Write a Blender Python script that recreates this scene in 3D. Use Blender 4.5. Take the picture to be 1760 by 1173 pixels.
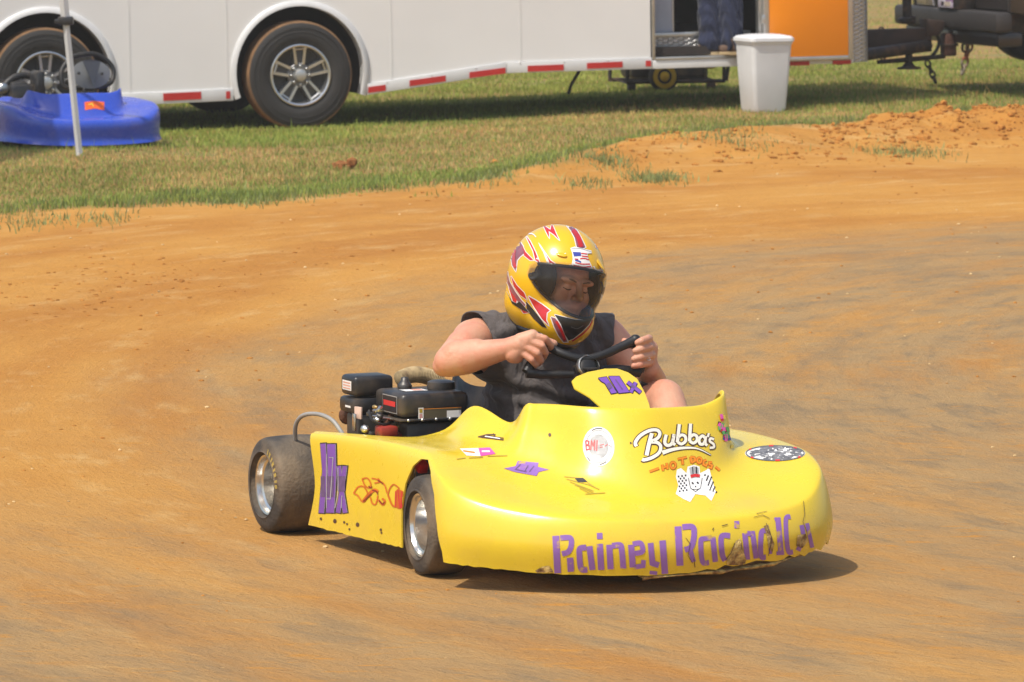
import bpy, bmesh, math, random
import numpy as np
from mathutils import Vector, Matrix
from mathutils.bvhtree import BVHTree
from mathutils.geometry import delaunay_2d_cdt

random.seed(7); rng = np.random.default_rng(7)
R = math.radians
scene = bpy.context.scene
for o in list(bpy.data.objects): bpy.data.objects.remove(o)
COL = scene.collection

# ------------------------------------------------------------------ camera
FPX = 9300.0; CAMH = 2.04; HZ = -286.0              # focal length in photo pixels, eye height, horizon row
PITCH = math.atan((586.5 - HZ) / FPX)
cam = bpy.data.cameras.new('camera'); camo = bpy.data.objects.new('camera', cam); COL.objects.link(camo)
camo.location = (0, 0, CAMH); camo.rotation_euler = (math.pi/2 - PITCH, 0, 0)
cam.sensor_fit = 'HORIZONTAL'; cam.sensor_width = 36; cam.lens = 36 * FPX / 1760
cam.clip_start = .5; cam.clip_end = 3000
cam.dof.use_dof = True; cam.dof.focus_distance = 15.2; cam.dof.aperture_fstop = 19
scene.camera = camo
# ------------------------------------------------------------------ sky, sun, exposure
SUN_EL, SUN_AZ = R(60), R(42)                        # azimuth: degrees left of straight behind the camera
sdir = Vector((-math.sin(SUN_AZ)*math.cos(SUN_EL), -math.cos(SUN_AZ)*math.cos(SUN_EL), math.sin(SUN_EL)))
w = bpy.data.worlds.new('World'); scene.world = w; w.use_nodes = True
nt = w.node_tree; nt.nodes.clear()
sky = nt.nodes.new('ShaderNodeTexSky'); sky.sky_type = 'NISHITA'; sky.sun_disc = False
sky.sun_elevation = SUN_EL; sky.sun_rotation = math.atan2(sdir.x, sdir.y)
sky.air_density = 1.2; sky.dust_density = 3.0; sky.ozone_density = .6
bg = nt.nodes.new('ShaderNodeBackground'); bg.inputs['Strength'].default_value = .15
wo = nt.nodes.new('ShaderNodeOutputWorld')
nt.links.new(sky.outputs[0], bg.inputs[0]); nt.links.new(bg.outputs[0], wo.inputs[0])
sl = bpy.data.lights.new('sun', 'SUN'); sl.energy = 3.5; sl.angle = R(.55); sl.color = (1, .95, .86)
so = bpy.data.objects.new('sun', sl); COL.objects.link(so)
so.rotation_euler = (-sdir).to_track_quat('-Z', 'Y').to_euler(); so.location = (-10, -5, 30)
vs = scene.view_settings; vs.view_transform = 'Standard'; vs.look = 'None'; vs.exposure = 0.09; vs.gamma = 1
vs.use_curve_mapping = False
scene.render.engine = 'CYCLES'

# ------------------------------------------------------------------ pixel helpers (photo is 1760 x 1173)
FW = Vector((0, math.cos(PITCH), -math.sin(PITCH))); UP = Vector((0, math.sin(PITCH), math.cos(PITCH))); RT = Vector((1, 0, 0))
CP = Vector((0, 0, CAMH))
def ray(px, py): return FW*FPX + RT*(px-880) + UP*(586.5-py)
def onz(px, py, z=0):
    r = ray(px, py); return CP + r*((z-CAMH)/r.z)
YAW = R(24.5)
_a = onz(450, 835, .14); KL = Vector((math.cos(YAW), math.sin(YAW), 0)); KF = Vector((math.sin(YAW), -math.cos(YAW), 0))
KO = _a + KL*.58; KO.z = 0
KROT = YAW - math.pi/2
def kx(px, py, x):
    """pixel on the plane 'x metres ahead of the rear axle' in the yellow kart's own frame"""
    r = ray(px, py); o = CP - KO; t = (x - o.dot(KF))/r.dot(KF); q = o + r*t
    return Vector((q.dot(KF), q.dot(KL), q.z))
def ky(px, py, y):
    r = ray(px, py); o = CP - KO; t = (y - o.dot(KL))/r.dot(KL); q = o + r*t
    return Vector((q.dot(KF), q.dot(KL), q.z))
# trailer frame
TPSI = R(17); TT = .016
TO = Vector((-1.46, 38.24, 0)); TU = Vector((math.cos(TPSI), math.sin(TPSI), TT)).normalized()
TN = Vector((math.sin(TPSI), -math.cos(TPSI), 0)); TW = TN.cross(TU); TW = TW if TW.z > 0 else -TW
TM = Matrix(((TU.x, -TN.x, TW.x, TO.x), (TU.y, -TN.y, TW.y, TO.y), (TU.z, -TN.z, TW.z, TO.z), (0, 0, 0, 1)))
def ts(px, py, off=0.0):
    """pixel on the plane 'off metres behind the trailer side' -> local (length, off, height)"""
    r = ray(px, py); o = CP - TO; n = -TN
    t = (off - o.dot(n))/r.dot(n); q = o + r*t
    return Vector((q.dot(TU), off, q.dot(TW)))

# ------------------------------------------------------------------ materials
MATS = {}
def mat(name, col, rough=.5, metal=0., var=.12, vscale=8., bump=0., bscale=60., col2=None, c2scale=3., c2lo=.5, c2hi=.62, spec=.5, coat=0., trans=0., alpha=1., bdist=.01):
    if name in MATS: return MATS[name]
    m = bpy.data.materials.new(name); m.use_nodes = True; n = m.node_tree; N = n.nodes; L = n.links
    b = N['Principled BSDF']; b.inputs['Roughness'].default_value = rough; b.inputs['Metallic'].default_value = metal
    b.inputs['Specular IOR Level'].default_value = spec; b.inputs['Coat Weight'].default_value = coat; b.inputs['Coat Roughness'].default_value = .12
    b.inputs['Transmission Weight'].default_value = trans; b.inputs['Alpha'].default_value = alpha
    tc = N.new('ShaderNodeTexCoord')
    def noise(s, d=5): 
        t = N.new('ShaderNodeTexNoise'); t.inputs['Scale'].default_value = s; t.inputs['Detail'].default_value = d
        L.new(tc.outputs['Object'], t.inputs['Vector']); return t
    c = tuple(col)+(1,)
    no = noise(vscale); mx = N.new('ShaderNodeMix'); mx.data_type = 'RGBA'; mx.blend_type = 'MIX'
    mx.inputs['A'].default_value = tuple(max(0, v*(1-var)) for v in col)+(1,); mx.inputs['B'].default_value = tuple(min(1, v*(1+var)) for v in col)+(1,)
    rp = N.new('ShaderNodeMapRange'); rp.inputs['From Min'].default_value = .3; rp.inputs['From Max'].default_value = .7
    L.new(no.outputs['Fac'], rp.inputs['Value']); L.new(rp.outputs[0], mx.inputs['Factor'])
    out = mx.outputs['Result']
    if col2:
        n2 = noise(c2scale, 8); r2 = N.new('ShaderNodeMapRange'); r2.inputs['From Min'].default_value = c2lo; r2.inputs['From Max'].default_value = c2hi
        L.new(n2.outputs['Fac'], r2.inputs['Value']); m2 = N.new('ShaderNodeMix'); m2.data_type = 'RGBA'
        L.new(r2.outputs[0], m2.inputs['Factor']); L.new(out, m2.inputs['A']); m2.inputs['B'].default_value = tuple(col2)+(1,)
        out = m2.outputs['Result']
    L.new(out, b.inputs['Base Color'])
    if bump:
        bn = noise(bscale, 6); bp = N.new('ShaderNodeBump'); bp.inputs['Strength'].default_value = bump; bp.inputs['Distance'].default_value = bdist
        L.new(bn.outputs['Fac'], bp.inputs['Height']); L.new(bp.outputs[0], b.inputs['Normal'])
    MATS[name] = m; return m

# ------------------------------------------------------------------ mesh helpers
def link(name, me, m=None, parent=None, smooth=True):
    o = bpy.data.objects.new(name, me); COL.objects.link(o)
    if m is not None and not me.materials: me.materials.append(m)
    if smooth: me.shade_smooth()
    if parent: o.parent = parent
    return o
def mesh(name, V, Fc, m=None, parent=None, smooth=True):
    me = bpy.data.meshes.new(name); me.from_pydata([tuple(v) for v in V], [], Fc); me.update(); return link(name, me, m, parent, smooth)
def frombm(name, bm, m=None, parent=None, smooth=False, ang=None):
    bmesh.ops.recalc_face_normals(bm, faces=bm.faces[:])
    me = bpy.data.meshes.new(name); bm.to_mesh(me); bm.free()
    o = link(name, me, m, parent, smooth or ang is not None)
    if ang is not None: me.set_sharp_from_angle(angle=R(ang))
    return o
def empty(name, mtx=None, loc=None, rz=0):
    o = bpy.data.objects.new(name, None); COL.objects.link(o); o.empty_display_size = .1
    if mtx is not None: o.matrix_world = mtx
    if loc is not None: o.location = loc; o.rotation_euler = (0, 0, rz)
    return o
def tag(o, label, cat, group=None):
    o['label'] = label; o['category'] = cat
    if group: o['group'] = group
    return o
def basis(d):
    d = Vector(d).normalized(); a = Vector((0, 0, 1)) if abs(d.z) < .9 else Vector((1, 0, 0))
    u = d.cross(a).normalized(); return u, d.cross(u).normalized()
def bx(bm, c, s, bev=0., rot=None, seg=2):
    g = bmesh.ops.create_cube(bm, size=1); vs_ = g['verts']
    for v in vs_: v.co = Vector((v.co.x*s[0], v.co.y*s[1], v.co.z*s[2]))
    if bev:
        es = list({e for v in vs_ for e in v.link_edges})
        r = bmesh.ops.bevel(bm, geom=es, offset=bev, segments=seg, profile=.5, affect='EDGES'); vs_ = list({v for f in r['faces'] for v in f.verts} | {v for v in vs_ if v.is_valid})
    M = Matrix.Translation(Vector(c)) @ (rot.to_4x4() if rot is not None else Matrix())
    for v in vs_: v.co = M @ v.co
    return vs_
def box(name, c, s, m, parent=None, bev=0., rot=None, seg=2, ang=40):
    bm = bmesh.new(); bx(bm, c, s, bev, rot, seg); return frombm(name, bm, m, parent, ang=ang)
def box2(name, a, b, m, parent=None, bev=0., **k):
    return box(name, [(a[i]+b[i])/2 for i in range(3)], [abs(b[i]-a[i]) for i in range(3)], m, parent, bev, **k)
def lathe_d(prof, n=40, axis='y', closed=False):
    """profile list of (axial, radius)"""
    V = []; Fc = []; P = len(prof)
    for i in range(n):
        a = 2*math.pi*i/n; c, s = math.cos(a), math.sin(a)
        for ax, r in prof:
            V.append({'y': (r*c, ax, r*s), 'x': (ax, r*c, r*s), 'z': (r*c, r*s, ax)}[axis])
    for i in range(n):
        j = (i+1) % n
        for k in range(P if closed else P-1):
            l = (k+1) % P; Fc.append((i*P+k, j*P+k, j*P+l, i*P+l))
    return V, Fc
def lathe(name, prof, m, parent=None, n=40, axis='y', closed=False, loc=None, rot=None, ang=None):
    V, Fc = lathe_d(prof, n, axis, closed); o = mesh(name, V, Fc, m, parent)
    bm = bmesh.new(); bm.from_mesh(o.data); bmesh.ops.remove_doubles(bm, verts=bm.verts, dist=1e-5); bmesh.ops.recalc_face_normals(bm, faces=bm.faces); bm.to_mesh(o.data); bm.free()
    o.data.shade_smooth()
    if ang: o.data.set_sharp_from_angle(angle=R(ang))
    if loc is not None: o.location = loc
    if rot is not None: o.rotation_euler = rot
    return o
def catmull(P, n=8, closed=False):
    P = [Vector(p) for p in P]; out = []; N = len(P)
    for i in range(N if closed else N-1):
        if closed: a, b, c, d = P[i-1], P[i], P[(i+1) % N], P[(i+2) % N]
        else: a, b, c, d = P[max(i-1, 0)], P[i], P[i+1], P[min(i+2, N-1)]
        for k in range(n):
            t = k/n; out.append(.5*((2*b)+(c-a)*t+(2*a-5*b+4*c-d)*t*t+(3*b-a-3*c+d)*t**3))
    if not closed: out.append(P[-1])
    return out
def tube_d(P, r, n=10, closed=False, V=None, Fc=None, caps=True):
    V = [] if V is None else V; Fc = [] if Fc is None else Fc; P = [Vector(p) for p in P]; N = len(P); b0 = len(V)
    rr = r if hasattr(r, '__len__') else [r]*N; u = None
    for i, p in enumerate(P):
        d = (P[(i+1) % N]-P[i-1]) if closed else (P[min(i+1, N-1)]-P[max(i-1, 0)])
        if d.length < 1e-9: d = Vector((0, 0, 1))
        d.normalize()
        if u is None: u, v = basis(d)
        else: u = (u - d*u.dot(d)).normalized(); v = d.cross(u)
        for k in range(n):
            a = 2*math.pi*k/n; V.append(p + (u*math.cos(a)+v*math.sin(a))*rr[i])
    for i in range(N if closed else N-1):
        j = (i+1) % N
        for k in range(n): l = (k+1) % n; Fc.append((b0+i*n+k, b0+i*n+l, b0+j*n+l, b0+j*n+k))
    if caps and not closed: Fc.append(tuple(b0+k for k in range(n))[::-1]); Fc.append(tuple(b0+(N-1)*n+k for k in range(n)))
    return V, Fc
def tube(name, P, r, m, parent=None, n=10, closed=False, smooth=0):
    if smooth:
        n0 = len(P); P = catmull(P, smooth, closed)
        if hasattr(r, '__len__'): r = list(np.interp(np.linspace(0, n0-1, len(P)), range(n0), r))
    V, Fc = tube_d(P, r, n, closed); o = mesh(name, V, Fc, m, parent); o.data.set_sharp_from_angle(angle=R(50)); return o
def prism_bm(bm, poly, axis, a, b):
    """poly: 2D points; extruded along axis ('y': poly=(x,z))"""
    def P(p, t): return {'y': (p[0], t, p[1]), 'x': (t, p[0], p[1]), 'z': (p[0], p[1], t)}[axis]
    v0 = [bm.verts.new(P(p, a)) for p in poly]; v1 = [bm.verts.new(P(p, b)) for p in poly]; n = len(poly)
    bm.faces.new(v0); bm.faces.new(v1[::-1])
    for i in range(n): bm.faces.new((v0[i], v1[i], v1[(i+1) % n], v0[(i+1) % n]))
def prism(name, poly, axis, a, b, m, parent=None, bev=0., ang=40):
    bm = bmesh.new(); prism_bm(bm, poly, axis, a, b)
    if bev: bmesh.ops.bevel(bm, geom=bm.edges[:], offset=bev, segments=2, profile=.5, affect='EDGES')
    return frombm(name, bm, m, parent, ang=ang)
def apply_mods(o):
    dg = bpy.context.evaluated_depsgraph_get(); dg.update()
    me = bpy.data.meshes.new_from_object(o.evaluated_get(dg)); old = o.data; o.modifiers.clear(); o.data = me; bpy.data.meshes.remove(old); return o
def solidify(o, t, off=-1.):
    md = o.modifiers.new('s', 'SOLIDIFY'); md.thickness = t; md.offset = off; md.use_even_offset = False; return apply_mods(o)
def copy_tree(o, parent=None):
    c = o.copy(); COL.objects.link(c); c.parent = parent
    if parent is not None: c.matrix_parent_inverse = o.matrix_parent_inverse
    for ch in list(o.children): copy_tree(ch, c)
    return c
# ------------------------------------------------------------------ bodies: tapered capsules fused by a voxel remesh
def capsule(V, Fc, p0, r0, p1, r1, n=32):
    p0, p1 = Vector(p0), Vector(p1); d = (p1-p0); Ln = d.length
    if Ln < 1e-6: d = Vector((0, 0, 1)); p1 = p0 + d*1e-4
    d.normalize(); P = []; r = []
    for k in range(5): a = math.pi/2*(1-k/5); P.append(p0-d*r0*math.sin(a)); r.append(max(r0*math.cos(a), r0*.02))
    P.append(p0); r.append(r0); P.append(p1); r.append(r1)
    for k in range(1, 6): a = math.pi/2*k/5; P.append(p1+d*r1*math.sin(a)); r.append(max(r1*math.cos(a), r1*.02))
    u, v = basis(d); b0 = len(V)
    for p, q in zip(P, r):
        for k in range(n): a = 2*math.pi*k/n; V.append(p+(u*math.cos(a)+v*math.sin(a))*q)
    for i in range(len(P)-1):
        for k in range(n): l = (k+1) % n; Fc.append((b0+i*n+k, b0+i*n+l, b0+(i+1)*n+l, b0+(i+1)*n+k))
    Fc.append(tuple(b0+k for k in range(n))[::-1]); Fc.append(tuple(b0+(len(P)-1)*n+k for k in range(n)))
def fused(name, caps, m, parent=None, vox=.005, smooth=6, extra=None):
    V = []; Fc = []
    for c in caps: capsule(V, Fc, *c)
    if extra: extra(V, Fc)
    o = mesh(name, V, Fc, m, parent)
    md = o.modifiers.new('r', 'REMESH'); md.mode = 'VOXEL'; md.voxel_size = vox
    md = o.modifiers.new('s', 'SMOOTH'); md.factor = .5; md.iterations = smooth
    apply_mods(o); 
    if not o.data.materials: o.data.materials.append(m)
    o.data.shade_smooth(); return o
def ellipsoid(V, Fc, c, rad, rot=None, n=28, k=16):
    b0 = len(V); c = Vector(c)
    for i in range(k+1):
        t = math.pi*i/k
        for j in range(n):
            a = 2*math.pi*j/n; s = max(math.sin(t), .02); p = Vector((rad[0]*s*math.cos(a), rad[1]*s*math.sin(a), rad[2]*math.cos(t)))
            if rot is not None: p = rot @ p
            V.append(c+p)
    for i in range(k):
        for j in range(n): l = (j+1) % n; Fc.append((b0+i*n+j, b0+(i+1)*n+j, b0+(i+1)*n+l, b0+i*n+l))
    Fc.append(tuple(b0+j for j in range(n))); Fc.append(tuple(b0+k*n+j for j in range(n))[::-1])
# ------------------------------------------------------------------ decals: flat shapes traced in photo pixels, wrapped onto a surface
def bvh_of(objs, inv=None):
    V = []; Fc = []
    for o, M in objs:
        b = len(V); V += [M @ v.co for v in o.data.vertices]; Fc += [tuple(b+i for i in p.vertices) for p in o.data.polygons]
    return BVHTree.FromPolygons(V, Fc)
PRINTS = {'helmet_graphic', 'round_sticker', 'skull_sticker', 'flower_sticker', 'oval_sticker', 'rivets', 'crack', 'flag_sticker', 'flag_print', 'flame_decal'}
class Wrap:
    """casts decal outlines onto the surface of a thing (mesh in the thing's frame)"""
    def __init__(s, bvh, Minv): s.b = bvh; s.M = Minv; s.o = Minv @ CP; s.R = Minv.to_3x3()
    def hit(s, p, off):
        d = (s.R @ ray(p[0], p[1])).normalized(); h = s.b.ray_cast(s.o, d)
        if h[0] is None: return None
        n = h[1] if h[1].dot(d) < 0 else -h[1]
        return h[0] + n*off
    def make(s, name, P, Fc, m, parent, off=.0012, maxedge=.05):
        H = [s.hit(p, off) for p in P]; idx = {}; V = []; F2 = []
        for f in Fc:
            if any(H[i] is None for i in f): continue
            q = [H[i] for i in f]
            if max((q[i]-q[i-1]).length for i in range(len(q))) > maxedge: continue
            g = []
            for i in f:
                if i not in idx: idx[i] = len(V); V.append(H[i])
                g.append(idx[i])
            F2.append(tuple(g))
        if not F2: return None
        o = mesh(name, V, F2, m, parent)
        if name in PRINTS: o['kind'] = 'stuff'           # many tiny printed marks
        return o
def stroke2(polys, sub=3.0, across=2):
    """list of (points, width[, smooth]) -> 2D verts and faces of ribbons"""
    P = []; Fc = []
    for pl in polys:
        pts, wd = pl[0], pl[1]; pts = [Vector((p[0], p[1], 0)) for p in pts]
        if len(pl) > 2 and pl[2]: pts = catmull(pts, 8)
        res = [pts[0]]
        for a, b in zip(pts, pts[1:]):
            n = max(1, int((b-a).length/sub))
            for k in range(1, n+1): res.append(a.lerp(b, k/n))
        pts = res; N = len(pts); b0 = len(P)
        for i in range(N):
            d1 = (pts[i]-pts[i-1]) if i else (pts[1]-pts[0]); d2 = (pts[i+1]-pts[i]) if i < N-1 else d1
            d1 = d1.normalized(); d2 = d2.normalized(); t = (d1+d2)
            t = t.normalized() if t.length > 1e-6 else d1
            nn = Vector((-t.y, t.x, 0)); sc = 1/max(.6, nn.dot(Vector((-d1.y, d1.x, 0))))
            wv = wd(i/(N-1)) if callable(wd) else wd
            for k in range(across+1): P.append(pts[i]+nn*(wv*sc*(k/across-.5)))
        for i in range(N-1):
            for k in range(across): q = across+1; Fc.append((b0+i*q+k, b0+(i+1)*q+k, b0+(i+1)*q+k+1, b0+i*q+k+1))
    return P, Fc
def fill2(poly, step=5.0):
    n = len(poly); V = []; 
    for i in range(n):
        a = Vector(poly[i]); b = Vector(poly[(i+1) % n]); k = max(1, int((b-a).length/step))
        for j in range(k): V.append(a.lerp(b, j/k))
    nb = len(V); E = [(i, (i+1) % nb) for i in range(nb)]
    xs = [p[0] for p in V]; ys = [p[1] for p in V]
    def inside(x, y):
        c = False
        for i in range(nb):
            x1, y1 = V[i]; x2, y2 = V[i-1]
            if (y1 > y) != (y2 > y) and x < (x2-x1)*(y-y1)/(y2-y1)+x1: c = not c
        return c
    x = min(xs)
    while x < max(xs):
        y = min(ys)
        while y < max(ys):
            if inside(x, y) and min((p[0]-x)**2+(p[1]-y)**2 for p in V) > (step*.4)**2: V.append(Vector((x, y)))
            y += step
        x += step
    r = delaunay_2d_cdt([Vector(v) for v in V], E, [], 1, 1e-5)
    return [Vector((v[0], v[1], 0)) for v in r[0]], [tuple(f) for f in r[2]]
def ell2(cx, cy, rx, ry, rot=0, n=28, rings=4, th0=0):
    P = [Vector((cx, cy, 0))]; Fc = []; c, s = math.cos(R(rot)), math.sin(R(rot))
    for k in range(1, rings+1):
        for i in range(n):
            a = 2*math.pi*i/n; x = rx*k/rings*math.cos(a); y = ry*k/rings*math.sin(a); P.append(Vector((cx+c*x-s*y, cy+s*x+c*y, 0)))
    for i in range(n):
        j = (i+1) % n; Fc.append((0, 1+i, 1+j))
        for k in range(rings-1): b = 1+k*n; Fc.append((b+i, b+n+i, b+n+j, b+j))
    return P, Fc
def tr(pts, sc, ox, oy): return [(p[0]/sc+ox, p[1]/sc+oy) for p in pts]
# ================================================================== GROUND
EX = np.array([-40, -6, -2.74, -1.36, -.27, .79, 2.18, 3.4, 6, 40]); EY = np.array([24, 27.6, 28.9, 30.1, 31.4, 34.3, 36.1, 37.6, 39.5, 52])
def vnoise(x, y, s, seed=0):
    """smooth value noise, numpy"""
    x = x*s; y = y*s; xi = np.floor(x).astype(np.int64); yi = np.floor(y).astype(np.int64); fx = x-xi; fy = y-yi
    def h(a, b):
        v = (a*374761393 + b*668265263 + seed*1442695) & 0x7fffffff; v = ((v ^ (v >> 13))*1274126177) & 0x7fffffff; return ((v ^ (v >> 16)) & 0xffff)/65535.
    u = fx*fx*(3-2*fx); v = fy*fy*(3-2*fy)
    return (h(xi, yi)*(1-u)+h(xi+1, yi)*u)*(1-v)+(h(xi, yi+1)*(1-u)+h(xi+1, yi+1)*u)*v
def sstep(a, b, x): t = np.clip((x-a)/(b-a), 0, 1); return t*t*(3-2*t)
def edge_d(x, y):
    """signed distance-like: >0 on the grass side"""
    d = y - np.interp(x, EX, EY)
    return d + (vnoise(x, y, .8, 1)-.5)*1.5 + (vnoise(x, y, 2.6, 2)-.5)*1.1 + (vnoise(x, y, 9, 3)-.5)*.7
def height(x, y):
    x = np.asarray(x, float); y = np.asarray(y, float); d0 = y-np.interp(x, EX, EY); d = edge_d(x, y)
    g = sstep(-1.0, 2.5, d0); xr = np.clip(x, -8, 12)
    z = g*(-.035+.016*(xr+1.5)*sstep(-4, 4, x+1.5)*1.0 + .012*(vnoise(x, y, .9, 5)-.5))
    z += .03*sstep(-.5, .25, d)*sstep(-2, 1, x)                                  # sod stands a little above the clay
    # loose ridge thrown up at the outside of the turn
    rc = .50*(1+.5*(vnoise(x, y, .7, 8)-.5)); line = np.interp(x, [0, 2.2, 3, 5, 9], [33.6, 35.6, 36.1, 37.1, 39.2])
    a = sstep(2.0, 2.9, x); rd = np.exp(-((y-line)/rc)**2)
    lump = .55+.6*vnoise(x, y, 3.3, 9)+.35*(vnoise(x, y, 8, 10)-.5)+.16*(vnoise(x, y, 19, 11)-.5)
    z += a*rd*.25*lump*(1-sstep(10, 14, x))
    z += .10*np.exp(-((d0+.35)/.75)**2)*sstep(-.6, .9, x)*(1-.75*sstep(2., 3., x))*(.6+.7*vnoise(x, y, 1.7, 17)) + .02*(vnoise(x, y, 6, 18)-.5)*np.exp(-((d0+.5)/.9)**2)*sstep(-.6, .9, x)
    a2 = np.exp(-((x-1.25)/.75)**2); rd2 = np.exp(-((y-34.2)/.8)**2); z += a2*rd2*.055*lump
    far = 1-sstep(22, 30, y); roll = sstep(17, 27, y)+.0
    z += (1-g)*(.004+.022*roll)*(vnoise(x, y, .55, 12)-.5) + (1-g)*.012*roll*(vnoise(x, y, 2.2, 13)-.5) + (1-g)*.008*(vnoise(x, y, 9, 14)-.5)*sstep(19, 26, y)
    return z
def hz(x, y): return float(height(np.array([x]), np.array([y]))[0])
def axis_coords(a, b, step, lo, hi, k=1.35):
    c = list(np.arange(a, b+1e-6, step)); s = step; v = b
    while v < hi: s *= k; v += s; c.append(v)
    s = step; v = a; pre = []
    while v > lo: s *= k; v -= s; pre.append(v)
    return np.array(pre[::-1]+c)
def build_ground():
    gx = axis_coords(-4.6, 5.4, .05, -900, 900); gy = axis_coords(11.5, 44, .06, -600, 1500)
    X, Y = np.meshgrid(gx, gy); Z = height(X.ravel(), Y.ravel()); D = edge_d(X.ravel(), Y.ravel())
    V = np.stack([X.ravel(), Y.ravel(), Z], 1); nx = len(gx); ny = len(gy)
    i = np.arange(nx-1)[None, :]+np.arange(ny-1)[:, None]*nx; Q = np.stack([i, i+1, i+nx+1, i+nx], -1).reshape(-1, 4)
    fd = D[Q].mean(1)
    for name, sel, m in (('dirt_track', fd <= .1, M_dirt), ('grass_field', fd > .1, M_dirt)):
        q = Q[sel]; used = np.unique(q); mp = -np.ones(len(V), np.int64); mp[used] = np.arange(len(used))
        me = bpy.data.meshes.new(name); me.from_pydata(V[used].tolist(), [], mp[q].tolist())
        at = me.attributes.new('turf', 'FLOAT', 'POINT'); at.data.foreach_set('value', np.clip(D[used]*1.2+.2, 0, 1).astype(np.float32))
        me.update(); o = link(name, me, m); o['kind'] = 'structure'
def dirt_material():
    m = bpy.data.materials.new('red_clay'); m.use_nodes = True; N = m.node_tree.nodes; L = m.node_tree.links; b = N['Principled BSDF']
    b.inputs['Roughness'].default_value = .92; b.inputs['Specular IOR Level'].default_value = .15
    tc = N.new('ShaderNodeTexCoord')
    def mapping(rz, sc, loc=(0, 0, 0)):
        p = N.new('ShaderNodeMapping'); p.inputs['Rotation'].default_value = (0, 0, R(rz)); p.inputs['Scale'].default_value = sc; p.inputs['Location'].default_value = loc
        L.new(tc.outputs['Object'], p.inputs['Vector']); return p.outputs[0]
    def noise(vec, s, d=6, rough=.55):
        t = N.new('ShaderNodeTexNoise'); t.inputs['Scale'].default_value = s; t.inputs['Detail'].default_value = d; t.inputs['Roughness'].default_value = rough; L.new(vec, t.inputs['Vector']); return t.outputs['Fac']
    def rng_(v, a, b_, c=0, d=1):
        r = N.new('ShaderNodeMapRange'); r.interpolation_type = 'SMOOTHSTEP'; r.inputs['From Min'].default_value = a; r.inputs['From Max'].default_value = b_; r.inputs['To Min'].default_value = c; r.inputs['To Max'].default_value = d; L.new(v, r.inputs['Value']); return r.outputs[0]
    def math_(op, a, c):
        q = N.new('ShaderNodeMath'); q.operation = op
        for i, v in enumerate((a, c)):
            if isinstance(v, (int, float)): q.inputs[i].default_value = v
            else: L.new(v, q.inputs[i])
        return q.outputs[0]
    def mix(f, a, c):
        q = N.new('ShaderNodeMix'); q.data_type = 'RGBA'
        if isinstance(f, (int, float)): q.inputs['Factor'].default_value = f
        else: L.new(f, q.inputs['Factor'])
        for k, v in (('A', a), ('B', c)):
            if isinstance(v, tuple): q.inputs[k].default_value = v+(1,)
            else: L.new(v, q.inputs[k])
        return q.outputs['Result']
    full = mapping(0, (1, 1, 1)); st3 = mapping(0, (.55, 1.6, 1))
    # polar frame of the turn: rho across the track, theta along it
    sx = N.new('ShaderNodeSeparateXYZ'); L.new(tc.outputs['Object'], sx.inputs[0])
    dx = math_('SUBTRACT', sx.outputs[0], 10.0); dy = math_('SUBTRACT', sx.outputs[1], 20.0)
    rho = math_('SQRT', math_('ADD', math_('MULTIPLY', dx, dx), math_('MULTIPLY', dy, dy)), 0); th = math_('MULTIPLY', math_('ARCTAN2', dy, math_('MULTIPLY', dx, -1.0)), 10.5)
    def polar(kr, kt):
        c = N.new('ShaderNodeCombineXYZ'); L.new(math_('MULTIPLY', rho, kr), c.inputs[0]); L.new(math_('MULTIPLY', th, kt), c.inputs[1]); return c.outputs[0]
    p1 = polar(1, .22); p2 = polar(2.4, .5); p3 = polar(5, 1.6); p4 = polar(9, 1.1)
    base = mix(rng_(noise(full, .9, 8, .62), .34, .66), DIRT_A, DIRT_B)
    base = mix(rng_(noise(p1, 1.0, 8, .6), .44, .66, 0, .75), base, DIRT_C)
    base = mix(rng_(noise(p3, 1.0, 8, .7), .50, .70, 0, .55), base, DIRT_L)
    # packed, rubbered groove where the karts run
    q = math_('ADD', rho, math_('MULTIPLY', math_('SUBTRACT', noise(p1, .7), .5), 4.5))
    near = rng_(sx.outputs[1], 13.0, 18.0, .85, 0)
    gv = math_('MAXIMUM', rng_(q, 9.6, 12.2, 1, 0), near)
    gv = math_('MULTIPLY', gv, rng_(noise(p2, 1.0, 9, .68), .30, .58, .25, 1.0))
    base = mix(math_('MULTIPLY', gv, .92), base, DIRT_G)
    gd = math_('MULTIPLY', gv, rng_(noise(p3, .8, 9, .7), .44, .66)); base = mix(math_('MULTIPLY', gd, .72), base, DIRT_S)
    # flakes of loose orange clay over the groove
    base = mix(math_('MULTIPLY', rng_(noise(st3, 9, 9, .72), .54, .62, 0, .9), rng_(noise(full, 1.7), .40, .62, .3, 1)), base, DIRT_A)
    base = mix(rng_(noise(st3, 5, 8, .7), .60, .74, 0, .5), base, DIRT_L)
    base = mix(rng_(noise(st3, 22, 6, .65), .58, .70, 0, .55), base, DIRT_D)
    base = mix(math_('MULTIPLY', rng_(noise(p4, 1.3, 6, .6), .56, .66, 0, .5), gv), base, DIRT_S)
    vo = N.new('ShaderNodeTexVoronoi'); vo.inputs['Scale'].default_value = 22; L.new(full, vo.inputs['Vector'])
    base = mix(math_('MULTIPLY', rng_(vo.outputs['Distance'], .05, .12, 1, 0), rng_(noise(full, 5), .55, .62)), base, DIRT_L)
    st2 = p3
    soil = mix(rng_(noise(full, 2.2), .4, .62), SOIL_A, SOIL_B)
    at = N.new('ShaderNodeAttribute'); at.attribute_name = 'turf'
    L.new(mix(at.outputs['Fac'], base, soil), b.inputs['Base Color'])
    h = math_('ADD', math_('MULTIPLY', noise(full, 40, 8, .65), .6), math_('ADD', math_('MULTIPLY', noise(st2, 9, 6, .7), .7), math_('MULTIPLY', noise(full, 6, 5), .9)))
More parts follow.
